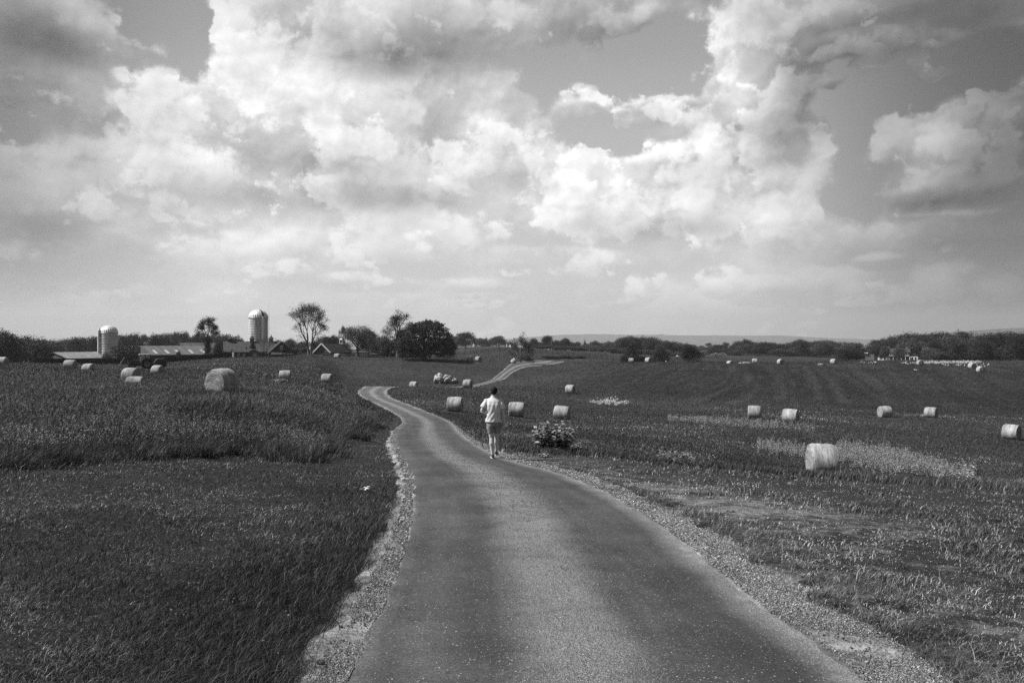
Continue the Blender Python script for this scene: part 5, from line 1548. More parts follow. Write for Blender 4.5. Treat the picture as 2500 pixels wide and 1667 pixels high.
def fused(name, mb, mat, parent, voxel, smooth=6, fn=None):
    """one continuous skin over overlapping shapes"""
    o = mb.build(name + '_source', None)
    md = o.modifiers.new('r', 'REMESH'); md.mode = 'VOXEL'; md.voxel_size = voxel; md.use_smooth_shade = True
    sm = o.modifiers.new('s', 'SMOOTH'); sm.iterations = smooth; sm.factor = .5
    dg = bpy.context.evaluated_depsgraph_get()
    me = bpy.data.meshes.new_from_object(o.evaluated_get(dg)); me.name = name
    bpy.data.objects.remove(o, do_unlink=True)
    if fn:
        co = np.empty(len(me.vertices) * 3); me.vertices.foreach_get('co', co); co = co.reshape(-1, 3)
        nr = np.empty(len(me.vertices) * 3, np.float32); me.vertex_normals.foreach_get('vector', nr) if hasattr(me, 'vertex_normals') else None
        nr = nr.reshape(-1, 3)
        co = co + nr * fn(co)[:, None]
        me.vertices.foreach_set('co', co.ravel()); me.update()
    me.polygons.foreach_set('use_smooth', [True] * len(me.polygons))
    me.materials.clear(); me.materials.append(mat)
    return link(name, me, parent)

PY = 20.0
px0 = (1205.3 - 1250) / F * PY
man = empty('person', (px0, PY, gz(px0, PY) + .03), 0, 'man seen from behind walking along the road in white polo shirt and grey shorts', 'person')
zoff = 0.0
b = MB()
# legs
Lk, La = Vector((-.055, .03, .50)), Vector((-.03, -.02, .10))
Rk, Ra = Vector((.072, .16, .51)), Vector((.06, .27, .13))
hipL, hipR = Vector((-.09, .02, .90)), Vector((.09, .03, .90))
def limb(a, c, rr, n=14):
    k = len(rr); return [a.lerp(c, i / (k - 1)) for i in range(k)], rr
for hp, kn, an in ((hipL, Lk, La), (hipR, Rk, Ra)):
    p, r_ = limb(hp, kn, [.088, .084, .076, .066, .056]); b.tube(p, r_, 14)
    p, r_ = limb(kn, an, [.056, .060, .064, .056, .044, .036, .034]); p[2] = p[2] + Vector((0, -.018, 0)); p[1] = p[1] + Vector((0, -.012, 0)); b.tube(p, r_, 14)
    ball(b, kn, (.055, .057, .062))
b.tube([La, La + Vector((0, -.03, -.05)), La + Vector((-.02, .12, -.075))], [.035, .038, .03], 10)
b.tube([Ra, Ra + Vector((0, -.03, -.05)), Ra + Vector((.02, .12, -.10))], [.035, .038, .03], 10)
# trunk, neck, head
loft(b, [((0, .02, .84), .150, .11), ((0, .02, .95), .150, .11), ((0, .01, 1.08), .132, .10), ((0, .01, 1.25), .155, .11), ((0, .015, 1.38), .165, .105), ((0, .02, 1.45), .145, .085), ((0, .025, 1.50), .075, .062), ((0, .03, 1.56), .056, .058), ((0, .04, 1.63), .054, .058)])
ball(b, (0, .055, 1.665), (.077, .096, .108), 24)
ball(b, (0, .10, 1.60), (.056, .055, .050), 16)        # jaw
ball(b, (0, .155, 1.645), (.014, .022, .024), 10)      # nose
ball(b, (0, .145, 1.60), (.026, .012, .009), 10)       # lips
ball(b, (0, .135, 1.69), (.055, .020, .012), 12)       # brow
for s in (-1, 1):
    ball(b, (s * .080, .045, 1.655), (.012, .020, .032), 10)
# arms
shL, elL, wrL = Vector((-.185, .02, 1.43)), Vector((-.295, -.03, 1.185)), Vector((-.215, .19, 1.10))
shR, elR, wrR = Vector((.185, .02, 1.43)), Vector((.235, -.02, 1.15)), Vector((.272, .05, .915))
for sh_, el, wr in ((shL, elL, wrL), (shR, elR, wrR)):
    ball(b, sh_, (.062, .06, .06))
    p, r_ = limb(sh_, el, [.056, .053, .048, .042, .040]); b.tube(p, r_, 12)
    p, r_ = limb(el, wr, [.041, .044, .040, .032, .026]); b.tube(p, r_, 12)
def hand(wr, fwd, side, nrm, curl, thumb):
    """palm and five fingers; fwd along the hand, side towards the thumb, nrm the palm's facing"""
    fwd, side, nrm = fwd.normalized(), side.normalized(), nrm.normalized()
    for t, w in ((.0, .026), (.02, .032), (.045, .038), (.07, .040), (.085, .038)):
        c = wr + fwd * t
        for s in (-1, -.5, 0, .5, 1): ball(b, c + side * w * .62 * s, (.014, .014, .014), 8)
    for i, (s, L) in enumerate(((.85, .072), (.30, .080), (-.27, .075), (-.82, .060))):
        p = wr + fwd * .088 + side * .036 * s; d = fwd.copy(); pts = [p - fwd * .015]; q = p
        for j, sg in enumerate((.42, .32, .26)):
            a = curl * (.5 + .4 * j) + .08 * i
            d = (fwd * math.cos(a) + nrm * math.sin(a)); q = q + d * L * sg; pts.append(q.copy())
        b.tube(pts, [.0098, .0092, .0084, .0070], 8)
    p = wr + fwd * .028 + side * .030
    q1 = p + side * .026 + fwd * .022 + nrm * .008; q2 = q1 + fwd * .028 + nrm * thumb * .5 + side * .006; q3 = q2 + fwd * .022 + nrm * thumb
    b.tube([p, q1, q2, q3], [.014, .0115, .0100, .0080], 8)
hand(wrR, Vector((.03, .04, -1)), Vector((-.25, 1, 0)), Vector((-1, -.2, 0)), .75, .014)
hand(wrL, Vector((.55, .75, -.05)), Vector((.2, .1, 1)), Vector((.8, -.5, 0)), .7, .014)
body = fused('body', b, M_skin, man, .0065, 3)
ey = MB(); ball(ey, (-.030, .136, 1.668), (.012, .010, .008), 10); ball(ey, (.030, .136, 1.668), (.012, .010, .008), 10); ey.build('eyes', M_shoe, man)

# polo shirt
s = MB()
loft(s, [((-.005, .01, .905), .205, .135), ((-.005, .01, .93), .203, .134), ((-.004, .005, 1.02), .190, .126), ((0, .0, 1.12), .180, .122), ((0, .0, 1.24), .186, .128), ((0, .005, 1.34), .196, .125), ((0, .012, 1.42), .188, .108), ((0, .018, 1.455), .165, .095), ((0, .025, 1.49), .118, .080), ((0, .03, 1.52), .080, .068), ((0, .035, 1.53), .072, .065)], 36)
for sh_, el, out in ((shL, elL, -1), (shR, elR, 1)):
    d = (el - sh_); p = [sh_ + Vector((-out * .10, 0, .02)), sh_ + Vector((-out * .02, 0, -.012)), sh_ + d * .22 + Vector((0, 0, -.01)), sh_ + d * .45, sh_ + d * .66]
    s.tube(p, [.055, .066, .072, .072, .074], 16)
def folds(co):
    x, y, z = co.T
    back = np.clip(-y * 14, 0, 1)
    env = np.clip((1.46 - z) / .12, 0, 1) * np.clip((z - .90) / .06, 0, 1)
    f = np.sin((x * 1.0 - (z - 1.2) * .38) * 62 + 1.6 * np.sin(z * 9)) * .004 + np.sin((x * .8 + (z - 1.1) * .55) * 38) * .004
    n = (vnoise(x * 10 + 5, z * 6, 1.0, 3) - .5) * .018
    hem = np.exp(-((z - .912) / .007) ** 2) * .004
    return (f * (.4 + .6 * back) + n) * env + hem
fused('polo_shirt', s, M_cloth_white, man, .008, 4, folds)
c = MB(); c.lathe([(.066, 0), (.074, .004), (.071, .036), (.063, .040)], 28, Matrix.Translation((0, .033, 1.512)) @ Matrix.Rotation(R(8), 4, 'X')); c.build('collar', M_cloth_white, man)
for (sh_, el) in ((shL, elL), (shR, elR)):
    d = el - sh_; cf = MB(); cf.tube([sh_ + d * .60, sh_ + d * .69], [.0765, .0755], 20, cap=False); cf.build('sleeve_cuff', M_cloth_white, man)
# shorts
s = MB()
loft(s, [((0, .015, .80), .168, .122), ((0, .015, .86), .172, .125), ((0, .012, .93), .165, .12)], 32)
p = [Vector((-.082, .02, .86)), Vector((-.078, .022, .76)), Vector((-.066, .03, .625))]; s.tube(p, [.095, .098, .088], 18)
p = [Vector((.088, .03, .86)), Vector((.096, .06, .76)), Vector((.102, .11, .635))]; s.tube(p, [.093, .094, .085], 18)
def creases(co):
    x, y, z = co.T
    return np.sin((z * 1.0 + x * 1.8) * 60 + 2 * np.sin(x * 20)) * .0035 + (vnoise(x * 12 + 9, z * 9, 1, 3) - .5) * .014
fused('shorts', s, M_shorts, man, .008, 3, creases)
# shoes
for an, lift, yaw, pitch in ((La, 0, R(8), 0.0), (Ra, .02, R(-6), -.10)):
    M = Matrix.Translation((an.x, an.y, an.z - .10 + 0)) @ Matrix.Rotation(yaw, 4, 'Z') @ Matrix.Rotation(pitch, 4, 'X')
    s = MB()
    for y, wx, h_ in ((-.075, .030, .07), (-.05, .038, .085), (0, .040, .085), (.06, .043, .062), (.12, .048, .050), (.17, .042, .040), (.195, .028, .030)):
        ball(s, M @ Vector((0, y, h_ * .5 + .018)), (wx, .045, h_ * .55), 14)
    sh = fused('shoe', s, M_shoe, man, .008, 3)
    so = MB(); vs = []; n = 26
    for z in (0, .022):
        for k in range(n):
            t = 2 * PI * k / n; y = .06 + math.sin(t) * .145; w_ = .043 * (1 + .18 * math.sin(t)) * math.cos(t)
            vs.append(M @ Vector((w_, y, z)))
    so.add(vs, [tuple(range(n - 1, -1, -1)), tuple(range(n, 2 * n))] + [(k, (k + 1) % n, (k + 1) % n + n, k + n) for k in range(n)]); so.build('sole', M_sole, sh)
# hair
h = MB()
ball(h, (0, .042, 1.690), (.094, .112, .104), 28); ball(h, (0, .0, 1.655), (.084, .070, .072), 20)
def hair_fn(co):
    x, y, z = co.T
    cut = np.clip((y - .075) * 14, 0, 1) * np.clip((1.735 - z) * 20, 0, 1)
    return (vnoise(x * 60 + 3, z * 60 + y * 40, 1, 3) - .5) * .012 - cut * .022
fused('hair', h, M_hair, man, .006, 2, hair_fn)
w_ = MB(); d = (wrL - elL).normalized(); w_.tube([wrL - d * .045, wrL - d * .020], [.0335, .0325], 18, cap=False); w_.build('watch', M_watch, man)
man.scale = (1.02, 1.0, 1.0)
# folded paper in the right hand
p0 = man.location + Vector((.30, .055, .825))
pp = MB()
vs = []
for i in range(7):
    for j in range(5):
        u, v_ = i / 6, j / 4
        vs.append((-.045 + .09 * u + .01 * math.sin(v_ * 4), .012 * math.sin(u * 5) + .02 * v_, -.065 + .12 * v_ + .02 * math.sin(u * 3)))
fs = [(i * 5 + j, (i + 1) * 5 + j, (i + 1) * 5 + j + 1, i * 5 + j + 1) for i in range(6) for j in range(4)]
pp.add(vs, fs, True)
pe = pp.build('folded_paper', mat_simple('white_paper', .68, .8, 3, 2, .8)); pe.location = p0; pe.rotation_euler = (0, 0, R(20))
sd_ = pe.modifiers.new('thickness', 'SOLIDIFY'); sd_.thickness = .004
tag(pe, 'crumpled white paper held in the walking man\'s right hand', 'paper')
# ------------------------------------------------------------------ grass, weeds and small things
def mat_grass(name, stops, trans=.35, rough=.55):
    m, h, bs, out = mat_new(name)
    tone = h.n('ShaderNodeAttribute', attribute_name='tone').outputs['Fac']
    cr = h.n('ShaderNodeValToRGB', {0: tone})
    el = cr.color_ramp.elements
    el[0].position, el[0].color = stops[0][0], (stops[0][1],) * 3 + (1,)
    el[1].position, el[1].color = stops[-1][0], (stops[-1][1],) * 3 + (1,)
    for p, c in stops[1:-1]:
        e = el.new(p); e.color = (c, c, c, 1)
    h.put(bs.inputs['Base Color'], cr.outputs[0])
    bs.inputs['Roughness'].default_value = rough; bs.inputs['Specular IOR Level'].default_value = .35
    tr = h.n('ShaderNodeBsdfTranslucent', {0: cr.outputs[0]})
    mx = h.n('ShaderNodeMixShader', {0: trans, 1: bs.outputs[0], 2: tr.outputs[0]})
    h.t.links.new(mx.outputs[0], out.inputs[0])
    return m
M_grass = mat_grass('green_grass', [(0, .005), (.5, .023), (.76, .07), (.89, .27), (1, .52)], .15)
M_grass_tall = mat_grass('tall_grass', [(0, .008), (.5, .033), (.82, .08), (.93, .19), (1, .42)], .2)
M_grass_dry = mat_grass('worn_grass', [(0, .010), (.38, .045), (.62, .14), (.82, .38), (1, .62)], .15)
M_far_grass = mat_grass('field_grass', [(0, .018), (.5, .043), (.9, .09), (1, .14)])

def blades(name, x, y, hgt, wid, tone, lean, leandir, mat, label=None, two=True, seed=0, dz=0.0):
    g = np.random.default_rng(seed + 100)
    n = len(x)
    z = height(x, y) + np.where(y < 90, (vnoise(x, y, 0.8, 4) - 0.5) * 0.10 * np.clip(1 - (y - 30) / 60, 0, 1), 0) - .012 + dz
    a = g.uniform(0, 2 * PI, n)
    bx, by = np.cos(a) * wid / 2, np.sin(a) * wid / 2
    lx, ly = np.cos(leandir) * lean * hgt, np.sin(leandir) * lean * hgt
    B = np.stack([x, y, z], -1)
    W = np.stack([bx, by, 0 * bx], -1)
    up = np.stack([0 * x, 0 * x, hgt], -1)
    Ln = np.stack([lx, ly, -0.35 * lean ** 2 * hgt], -1)
    if two:
        co = np.stack([B - W, B + W, B + up * .55 + Ln * .30 - W * .75, B + up * .55 + Ln * .30 + W * .75, B + up + Ln], 1).reshape(-1, 3)
        i = np.arange(n)[:, None] * 5
        tr = np.concatenate([i + np.array([[0, 1, 3]]), i + np.array([[0, 3, 2]]), i + np.array([[2, 3, 4]])], 0)
        k = 5
    else:
        co = np.stack([B - W, B + W, B + up + Ln], 1).reshape(-1, 3)
        tr = np.arange(n * 3).reshape(-1, 3); k = 3
    me = np_mesh(name, co, tr, mat, False, {'tone': np.repeat(np.clip(tone, 0, 1), k)})
    o = link(name, me); o['kind'] = 'stuff'
    if label: o['label'] = label
    return o
def sample(n, u0, u1, Y0, Y1, a=1.7, seed=0):
    g = np.random.default_rng(seed)
    u = g.uniform(u0, u1, n); r = g.random(n)
    e = 1 - a
    Y = (Y0 ** e + r * (Y1 ** e - Y0 ** e)) ** (1 / e)
    return u * (Y + 1.5 * (Y < 12)), Y, g
SX, SY = 0.985, 0.19       # blades mostly lean right, away from the light and the wind
def wdir(g, n, sd=1.0): return g.normal(0.15, sd, n)

# left lawn between the road and the tall grass
def lawn_left():
    x, y, g = sample(1000000, -.90, .12, 1.6, 95, 1.75, 1)
    jx, jy = x + g.normal(0, .13, len(x)), y + g.normal(0, .10, len(x))
    k = (~inside(VERGE_POLY, jx, jy)) & (~inside(TALL_POLY, x, y)) & (x < np.interp(y, RL[:, 1][::1][np.argsort(RL[:, 1])], RL[:, 0][np.argsort(RL[:, 1])]) + .3)
    x, y = x[k], y[k]; n = len(x)
    cl = vnoise(x, y, 1.6, 3); patch = vnoise(x + 40, y, .45, 3) + .55 * dryness(x, y); thatch = np.clip((patch - .56) * 5, 0, 1)
    # the bank along the road edge keeps long dark grass, darkened further to imitate lens vignetting
    ex = np.interp(y, VL[np.argsort(VL[:, 1])][:, 1], VL[np.argsort(VL[:, 1])][:, 0]) - x
    bank = np.clip(1 - ex / 1.5, 0, 1) * np.clip((16 - y) / 8, 0, 1)
    hgt = (.024 + .05 * cl * (1 - .6 * thatch) + .12 * bank * g.uniform(.4, 1, n)) * g.uniform(.6, 1.4, n) * np.clip(1 + (y - 20) / 60, 1, 1.6)
    wid = np.maximum(.0032, y * .00062) * g.uniform(.7, 1.4, n)
    tone = g.random(n) * .86 + .60 * (np.clip(patch, 0, .8) - .5) + .30 * (cl - .5) + .12 * (g.random(n) < .10) - .34 * bank + .06
    blades('lawn', x, y, hgt, wid, tone, g.uniform(.2, 1.9, n) + .3 * bank, g.uniform(0, 6.28, n) * (g.random(n) < .6) + g.normal(.3, .8, n), M_grass, 'short mown grass left of the road', True, 1)
lawn_left()

# tall uncut grass of the left field
def tall_field():
    x, y, g = sample(1000000, -1.05, -.14, 8, 185, 1.45, 2)
    jx, jy = x + g.normal(0, .30, len(x)), y + g.normal(0, .45, len(x))
    k = inside(TALL_POLY, jx, jy) & ((y > 13) | (x < -3))
    x, y = x[k], y[k]; n = len(x)
    cl = vnoise(x, y, .5, 3); cb = vnoise(x + 9, y + 4, .12, 3)
    E = np.array(TALL_POLY[1:2] + [pix_ground(*p) for p in TALL_EDGE]); dist = np.full(n, 1e9)
    for a_, b_ in zip(E[:-1], E[1:]):
        d_ = b_ - a_; t_ = np.clip(((x - a_[0]) * d_[0] + (y - a_[1]) * d_[1]) / (d_ @ d_), 0, 1)
        dist = np.minimum(dist, np.hypot(x - a_[0] - t_ * d_[0], y - a_[1] - t_ * d_[1]))
    ramp = np.clip(.30 + (dist + 1.2 * (vnoise(x + 3, y, 1.1, 3) - .5)) / 2.6, .25, 1)
    hgt = (.16 + .30 * cl + .14 * cb) * g.uniform(.5, 1.25, n) * np.clip(1.10 - y / 200, .42, 1) * ramp
    wid = np.maximum(.006, y * .00068) * g.uniform(.7, 1.5, n)
    tone = g.random(n) * .84 + .40 * (cb - .5) + .30 * (cl - .5) + .12 * (g.random(n) < .06) + .05
    blades('tall_grass', x, y, hgt, wid, tone, g.uniform(.05, 1.0, n) * (1 + (ramp < .8) * .6), wdir(g, n, 1.3), M_grass_tall, 'tall uncut grass of the left field', True, 2)
tall_field()

def seed_heads():
    x, y, g = sample(26000, -.72, -.14, 13, 110, 1.25, 12)
    k = inside(TALL_POLY, x, y) & (vnoise(x, y, .35, 3) > .42); x, y = x[k], y[k]; n = len(x)
    h_ = g.uniform(.35, .75, n) * np.clip(1.1 - y / 200, .5, 1)
    blades('stalks', x, y, h_, np.maximum(.003, y * .00030), g.uniform(.6, .95, n), g.uniform(.0, .35, n), g.normal(0, 1, n), M_grass_tall, 'thin seeding stalks standing over the tall grass', True, 12)
    z = height(x, y); P = np.repeat(np.stack([x, y, z + h_ * .93], -1), 4, 0); P[:, 2] += g.normal(0, .035, len(P)); P[:, :2] += g.normal(0, .012, (len(P), 2))
    co, q = cards(P, 1.0, g, .3); s_ = np.repeat(np.maximum(.035, y * .0007), 16)[:, None]; c_ = np.repeat(P, 4, 0); co = c_ + (co - c_) * s_
    o = link('seed_heads', np_mesh('seed_heads', co, q, M_pale_weed, False, {'tone': np.repeat(g.uniform(.2, .9, len(P)), 4)}, 4)); o['kind'] = 'stuff'; o['label'] = 'pale seed heads over the tall grass'
# long tufts hanging over the edge of the tall grass
def edge_tufts():
    P = np.array([pix_ground(*p) for p in TALL_EDGE[:14]]); t = np.concatenate([[0], np.cumsum(np.linalg.norm(np.diff(P, axis=0), axis=1))])
    g = np.random.default_rng(5); nt = 330
    tt = g.uniform(0, t[-1], nt); cx = np.interp(tt, t, P[:, 0]) + g.normal(0, .25, nt); cy = np.interp(tt, t, P[:, 1]) + g.normal(.1, .3, nt)
    m = 60; x = np.repeat(cx, m) + g.normal(0, .10, nt * m); y = np.repeat(cy, m) + g.normal(0, .10, nt * m); n = len(x)
    blades('edge_grass', x, y, g.uniform(.25, .5, n), np.maximum(.006, y * .0006), np.repeat(g.random(nt), m) * .5 + g.random(n) * .42, g.uniform(.4, 1.5, n), np.repeat(g.normal(-.3, .9, nt), m) + g.normal(0, .4, n), M_grass_tall, 'long arching tufts at the edge of the tall grass', True, 5)
edge_tufts()

# worn ground right of the road
def right_side():
    x, y, g = sample(900000, -.15, .95, 1.6, 60, 1.8, 3)
    jx, jy = x + g.normal(0, .12, len(x)), y + g.normal(0, .10, len(x))
    ii = np.argsort(RR[:, 1]); right_of = x > np.interp(y, RR[ii, 1], RR[ii, 0])
    tuft = vnoise(x, y, 1.15, 4, .6); fine = vnoise(x + 5, y, 4.5, 2)
    far_ = np.clip((x - np.interp(y, RR[ii, 1], RR[ii, 0])) / 9.0, 0, 1)
    dry = dryness(x, y) * 1.3 + .35 * np.exp(-far_ * 4) + .25
    dens = np.clip((tuft - .36 - .24 * dry + .22 * far_) * 4.5, .62, 1)
    k = (~inside(VERGE_POLY, jx, jy)) & right_of & (~inside(RIGHT_POLY, x, y)) & (g.random(len(x)) < dens)
    x, y, tuft, fine, far_ = x[k], y[k], tuft[k], fine[k], far_[k]; n = len(x)
    big = np.clip((tuft - .55) * 5, 0, 1)
    hgt = (.018 + .045 * fine * np.clip((tuft - .35) * 5, .2, 1) + .10 * big * g.random(n)) * g.uniform(.6, 1.5, n) * np.clip(1 + (y - 15) / 40, 1, 1.6)
    wid = np.maximum(.0042, y * .00078) * g.uniform(.7, 1.4, n)
    tone = g.random(n) * .84 + .30 * (1 - far_) - .28 * big - .02
    blades('worn_grass', x, y, hgt, wid, tone, g.uniform(.3, 1.6, n), wdir(g, n, 1.4), M_grass_dry, 'patchy worn grass right of the road', True, 3)
right_side()
def right_tufts():
    g = np.random.default_rng(6); nt = 420
    u = g.uniform(.02, .72, nt); Y = (1 / (g.uniform(1 / 19., 1 / 3.2, nt)))
    cx, cy = u * Y + .6, Y
    ii = np.argsort(VR[:, 1]); vx = np.interp(cy, VR[ii, 1], VR[ii, 0])
    near = g.random(nt) < .45; cx = np.where(near, vx + np.abs(g.normal(0, .22, nt)), cx)
    k = (cx > vx - .02) & ~inside(RIGHT_POLY, cx, cy); cx, cy = cx[k], cy[k]; nt = len(cx)
    m = 70; sz = g.uniform(.6, 1.5, nt)
    x = np.repeat(cx, m) + g.normal(0, .05, nt * m) * np.repeat(sz, m); y = np.repeat(cy, m) + g.normal(0, .05, nt * m) * np.repeat(sz, m); n = len(x)
    pale = np.repeat(g.random(nt), m)
    blades('grass_tufts', x, y, g.uniform(.06, .16, n) * np.repeat(sz, m), np.maximum(.0042, y * .0007), pale * .42 + g.random(n) * .40, g.uniform(.9, 2.2, n), g.normal(0.1, 1.3, n), M_grass_dry, 'loose tufts of dry grass right of the road', True, 6)
right_tufts()

# field right of the road, knee high near the verge, then stubble
def right_field():
    x, y, g = sample(620000, -.16, 1.0, 18, 135, 1.5, 4)
    jx, jy = x + g.normal(0, .35, len(x)), y + g.normal(0, .6, len(x))
    k = inside(RIGHT_POLY, jx, jy) & (~inside(VERGE_POLY, jx, jy))
    x, y = x[k], y[k]; n = len(x)
    cl = vnoise(x, y, .45, 3); cb = vnoise(x + 9, y + 4, .09, 3)
    hgt = (.07 + .20 * cl) * g.uniform(.4, 1.3, n) * np.interp(y, [18, 30, 60, 130], [1.2, .66, .62, .8])
    for (bpx, bY, _) in MISS:      # trodden down where the bales were dropped
        if bY < 110:
            bx_ = (bpx - 1250) / F * bY; near_ = (np.abs(x - bx_) < 1.3) & (y > bY - 3.2) & (y < bY + 1.0)
            hgt = np.where(near_, hgt * .38, hgt)
    wid = np.maximum(.006, y * .00070) * g.uniform(.7, 1.5, n)
    tone = g.random(n) * .82 + .60 * (cb - .5) + .34 * (cl - .5) + .10 * (g.random(n) < .06) + .04
    blades('meadow', x, y, hgt, wid, tone, g.uniform(.1, .9, n), wdir(g, n, .9), M_grass_tall, 'rough meadow grass right of the road', True, 4)
right_field()

def far_fields():
    x, y, g = sample(420000, -.80, .80, 85, 420, 1.3, 7)
    k = (~inside(VERGE_POLY, x + g.normal(0, .2, len(x)), y)) & (~inside(TALL_POLY, x, y) | (y > 170)) & (~inside(RIGHT_POLY, x, y))
    x, y = x[k], y[k]; n = len(x)
    hgt = (.08 + .16 * vnoise(x, y, .3, 3)) * g.uniform(.5, 1.3, n)
    rows = np.sin((x * math.cos(R(-14)) + y * math.sin(R(-14))) * 1.6 + 3 * vnoise(x, y, .02, 2)) * .08 * (x > 8)
    hillr = (x > 8) & (y < 260); tone = .34 + g.random(n) * .30 + 1.1 * (vnoise(x, y, .05, 5, .6) - .5) + .9 * (swaths(x, y) - .5) * hillr * (y > 112) - .14 * hillr
    blades('hill_grass', x, y, hgt, np.maximum(.06, y * .0009) * g.uniform(.7, 1.5, n), tone, g.uniform(.1, .9, n), wdir(g, n, .9), M_far_grass, 'short grass of the far hill fields', False, 7)
far_fields()

# loose stones along both verges and over the road
def stones():
    g = np.random.default_rng(8)
    M_st = mat_grass('stones', [(0, .05), (.5, .14), (.85, .30), (1, .46)], 0.0, .9)
    n = 210000
    t = 1 / g.uniform(1 / 70., 1 / 2.6, n)        # distance along, densest near
    ii = np.argmin(np.abs(RL[:, 1][None, :] - np.linspace(2, 70, 300)[:, None]), axis=1)
    yy = t
    def at(arr): o = np.argsort(arr[:, 1]); return np.interp(yy, arr[o, 1], arr[o, 0])
    l0, l1, r0, r1 = at(VL), at(RL), at(RR), at(VR)
    side = g.random(n)
    f = g.random(n)
    x = np.where(side < .20, l0 + (l1 - l0) * (.55 + .75 * f ** .7), np.where(side < .78, r0 + (r1 - r0) * (1.02 * f ** .8 - .12), l1 + (r0 - l1) * np.clip(.5 + g.normal(0, .10, n), 0, 1)))
    mid = side >= .78
    keep = g.random(n) < np.clip((vnoise(x * 1.0, yy, 2.3, 4, .6) - np.where(mid, .20, np.where(side < .20, .30, .25))) * 2.6, .1, 1)
    x, yy, side, mid = x[keep], yy[keep], side[keep], mid[keep]; n = len(x)
    z = height(x, yy) + np.where(mid, .030, .012) 
    s = np.where(mid, g.uniform(.002, .005, n), g.uniform(.003, .009, n) * (1 + .9 * (g.random(n) < .06))) * np.clip(yy / 7, .8, 2.4)
    base = np.array([[1, 0, 0], [0, 1, 0], [-1, 0, 0], [0, -1, 0], [0, 0, .75], [0, 0, -.6]], float)
    a = g.uniform(0, 2 * PI, n); ca, sa = np.cos(a), np.sin(a)
    V = base[None] * g.uniform(.6, 1.3, (n, 6, 1)) * s[:, None, None]
    V = np.stack([V[..., 0] * ca[:, None] - V[..., 1] * sa[:, None], V[..., 0] * sa[:, None] + V[..., 1] * ca[:, None], V[..., 2]], -1)
    V = V + np.stack([x, yy, z], -1)[:, None, :]
    fcs = np.array([[0, 1, 4], [1, 2, 4], [2, 3, 4], [3, 0, 4], [1, 0, 5], [2, 1, 5], [3, 2, 5], [0, 3, 5]])
    tr = (np.arange(n)[:, None, None] * 6 + fcs[None]).reshape(-1, 3)
    me = np_mesh('gravel', V.reshape(-1, 3), tr, M_st, False, {'tone': np.repeat(np.where(side < .20, g.random(n) ** 1.6, g.random(n) ** 1.3), 6)})
    o = link('gravel', me); o['kind'] = 'stuff'; o['label'] = 'loose gravel along the edges and crown of the road'
stones()
# clods and bigger stones on the sandy strip at the lower left
def clod(px, py, s, label, seed):
    c = pix_ground(px, py); g = np.random.default_rng(seed)
    mb = MB(); ball(mb, (0, 0, 0), (s, s * .8, s * .6), 12)
    mb.v = [tuple(np.array(v) * (1 + .35 * (g.random() - .5))) for v in mb.v]
    o = mb.build('stone', mat_simple('dark_clod', .05, .12, 30, 5, .95, .5, .1, bdist=.01)); o.location = (c[0], c[1], gz(*c) + s * .35)
    tag(o, label, 'stone')
clod(783, 1623, .030, 'biggest dark clod on the sandy strip at the lower left of the road', 1)
clod(818, 1583, .015, 'small dark stone on the sandy strip, above the biggest clod', 2)
clod(832, 1535, .018, 'dark stone at the foot of the grass bank, left of the road', 3)
clod(1012, 1321, .022, 'round dark stone alone on the left edge of the asphalt', 4)
clod(1017, 1493, .012, 'dark pebble on the asphalt, lower left', 5)

# ------------------------------------------------------------------ broad leaved weeds
M_weed = mat_grass('broad_leaf', [(0, .06), (.4, .17), (.75, .38), (1, .55)], .25, .40)
M_pale_weed = mat_grass('pale_weed', [(0, .05), (.4, .20), (1, .55)], .3, .6)
M_flower = mat_grass('white_flower', [(0, .35), (1, .85)], .3, .7)
seed_heads()
def leaf_quads(base, d, nrm, L, W, bend=.25):
    """pointed oval leaf, 2 x 4 faces"""
    side = d.cross(nrm).normalized(); vs = []
    for t, w in ((0, .08), (.22, .75), (.5, 1), (.78, .66), (1, .04)):
        c = base + d * L * t - nrm * (bend * L * t * t)
        vs += [c - side * W * w * .5 + nrm * W * .10 * w, c, c + side * W * w * .5 + nrm * W * .10 * w]
    fs = []
    for i in range(4):
        a = i * 3; fs += [(a, a + 1, a + 4, a + 3), (a + 1, a + 2, a + 5, a + 4)]
    return vs, fs
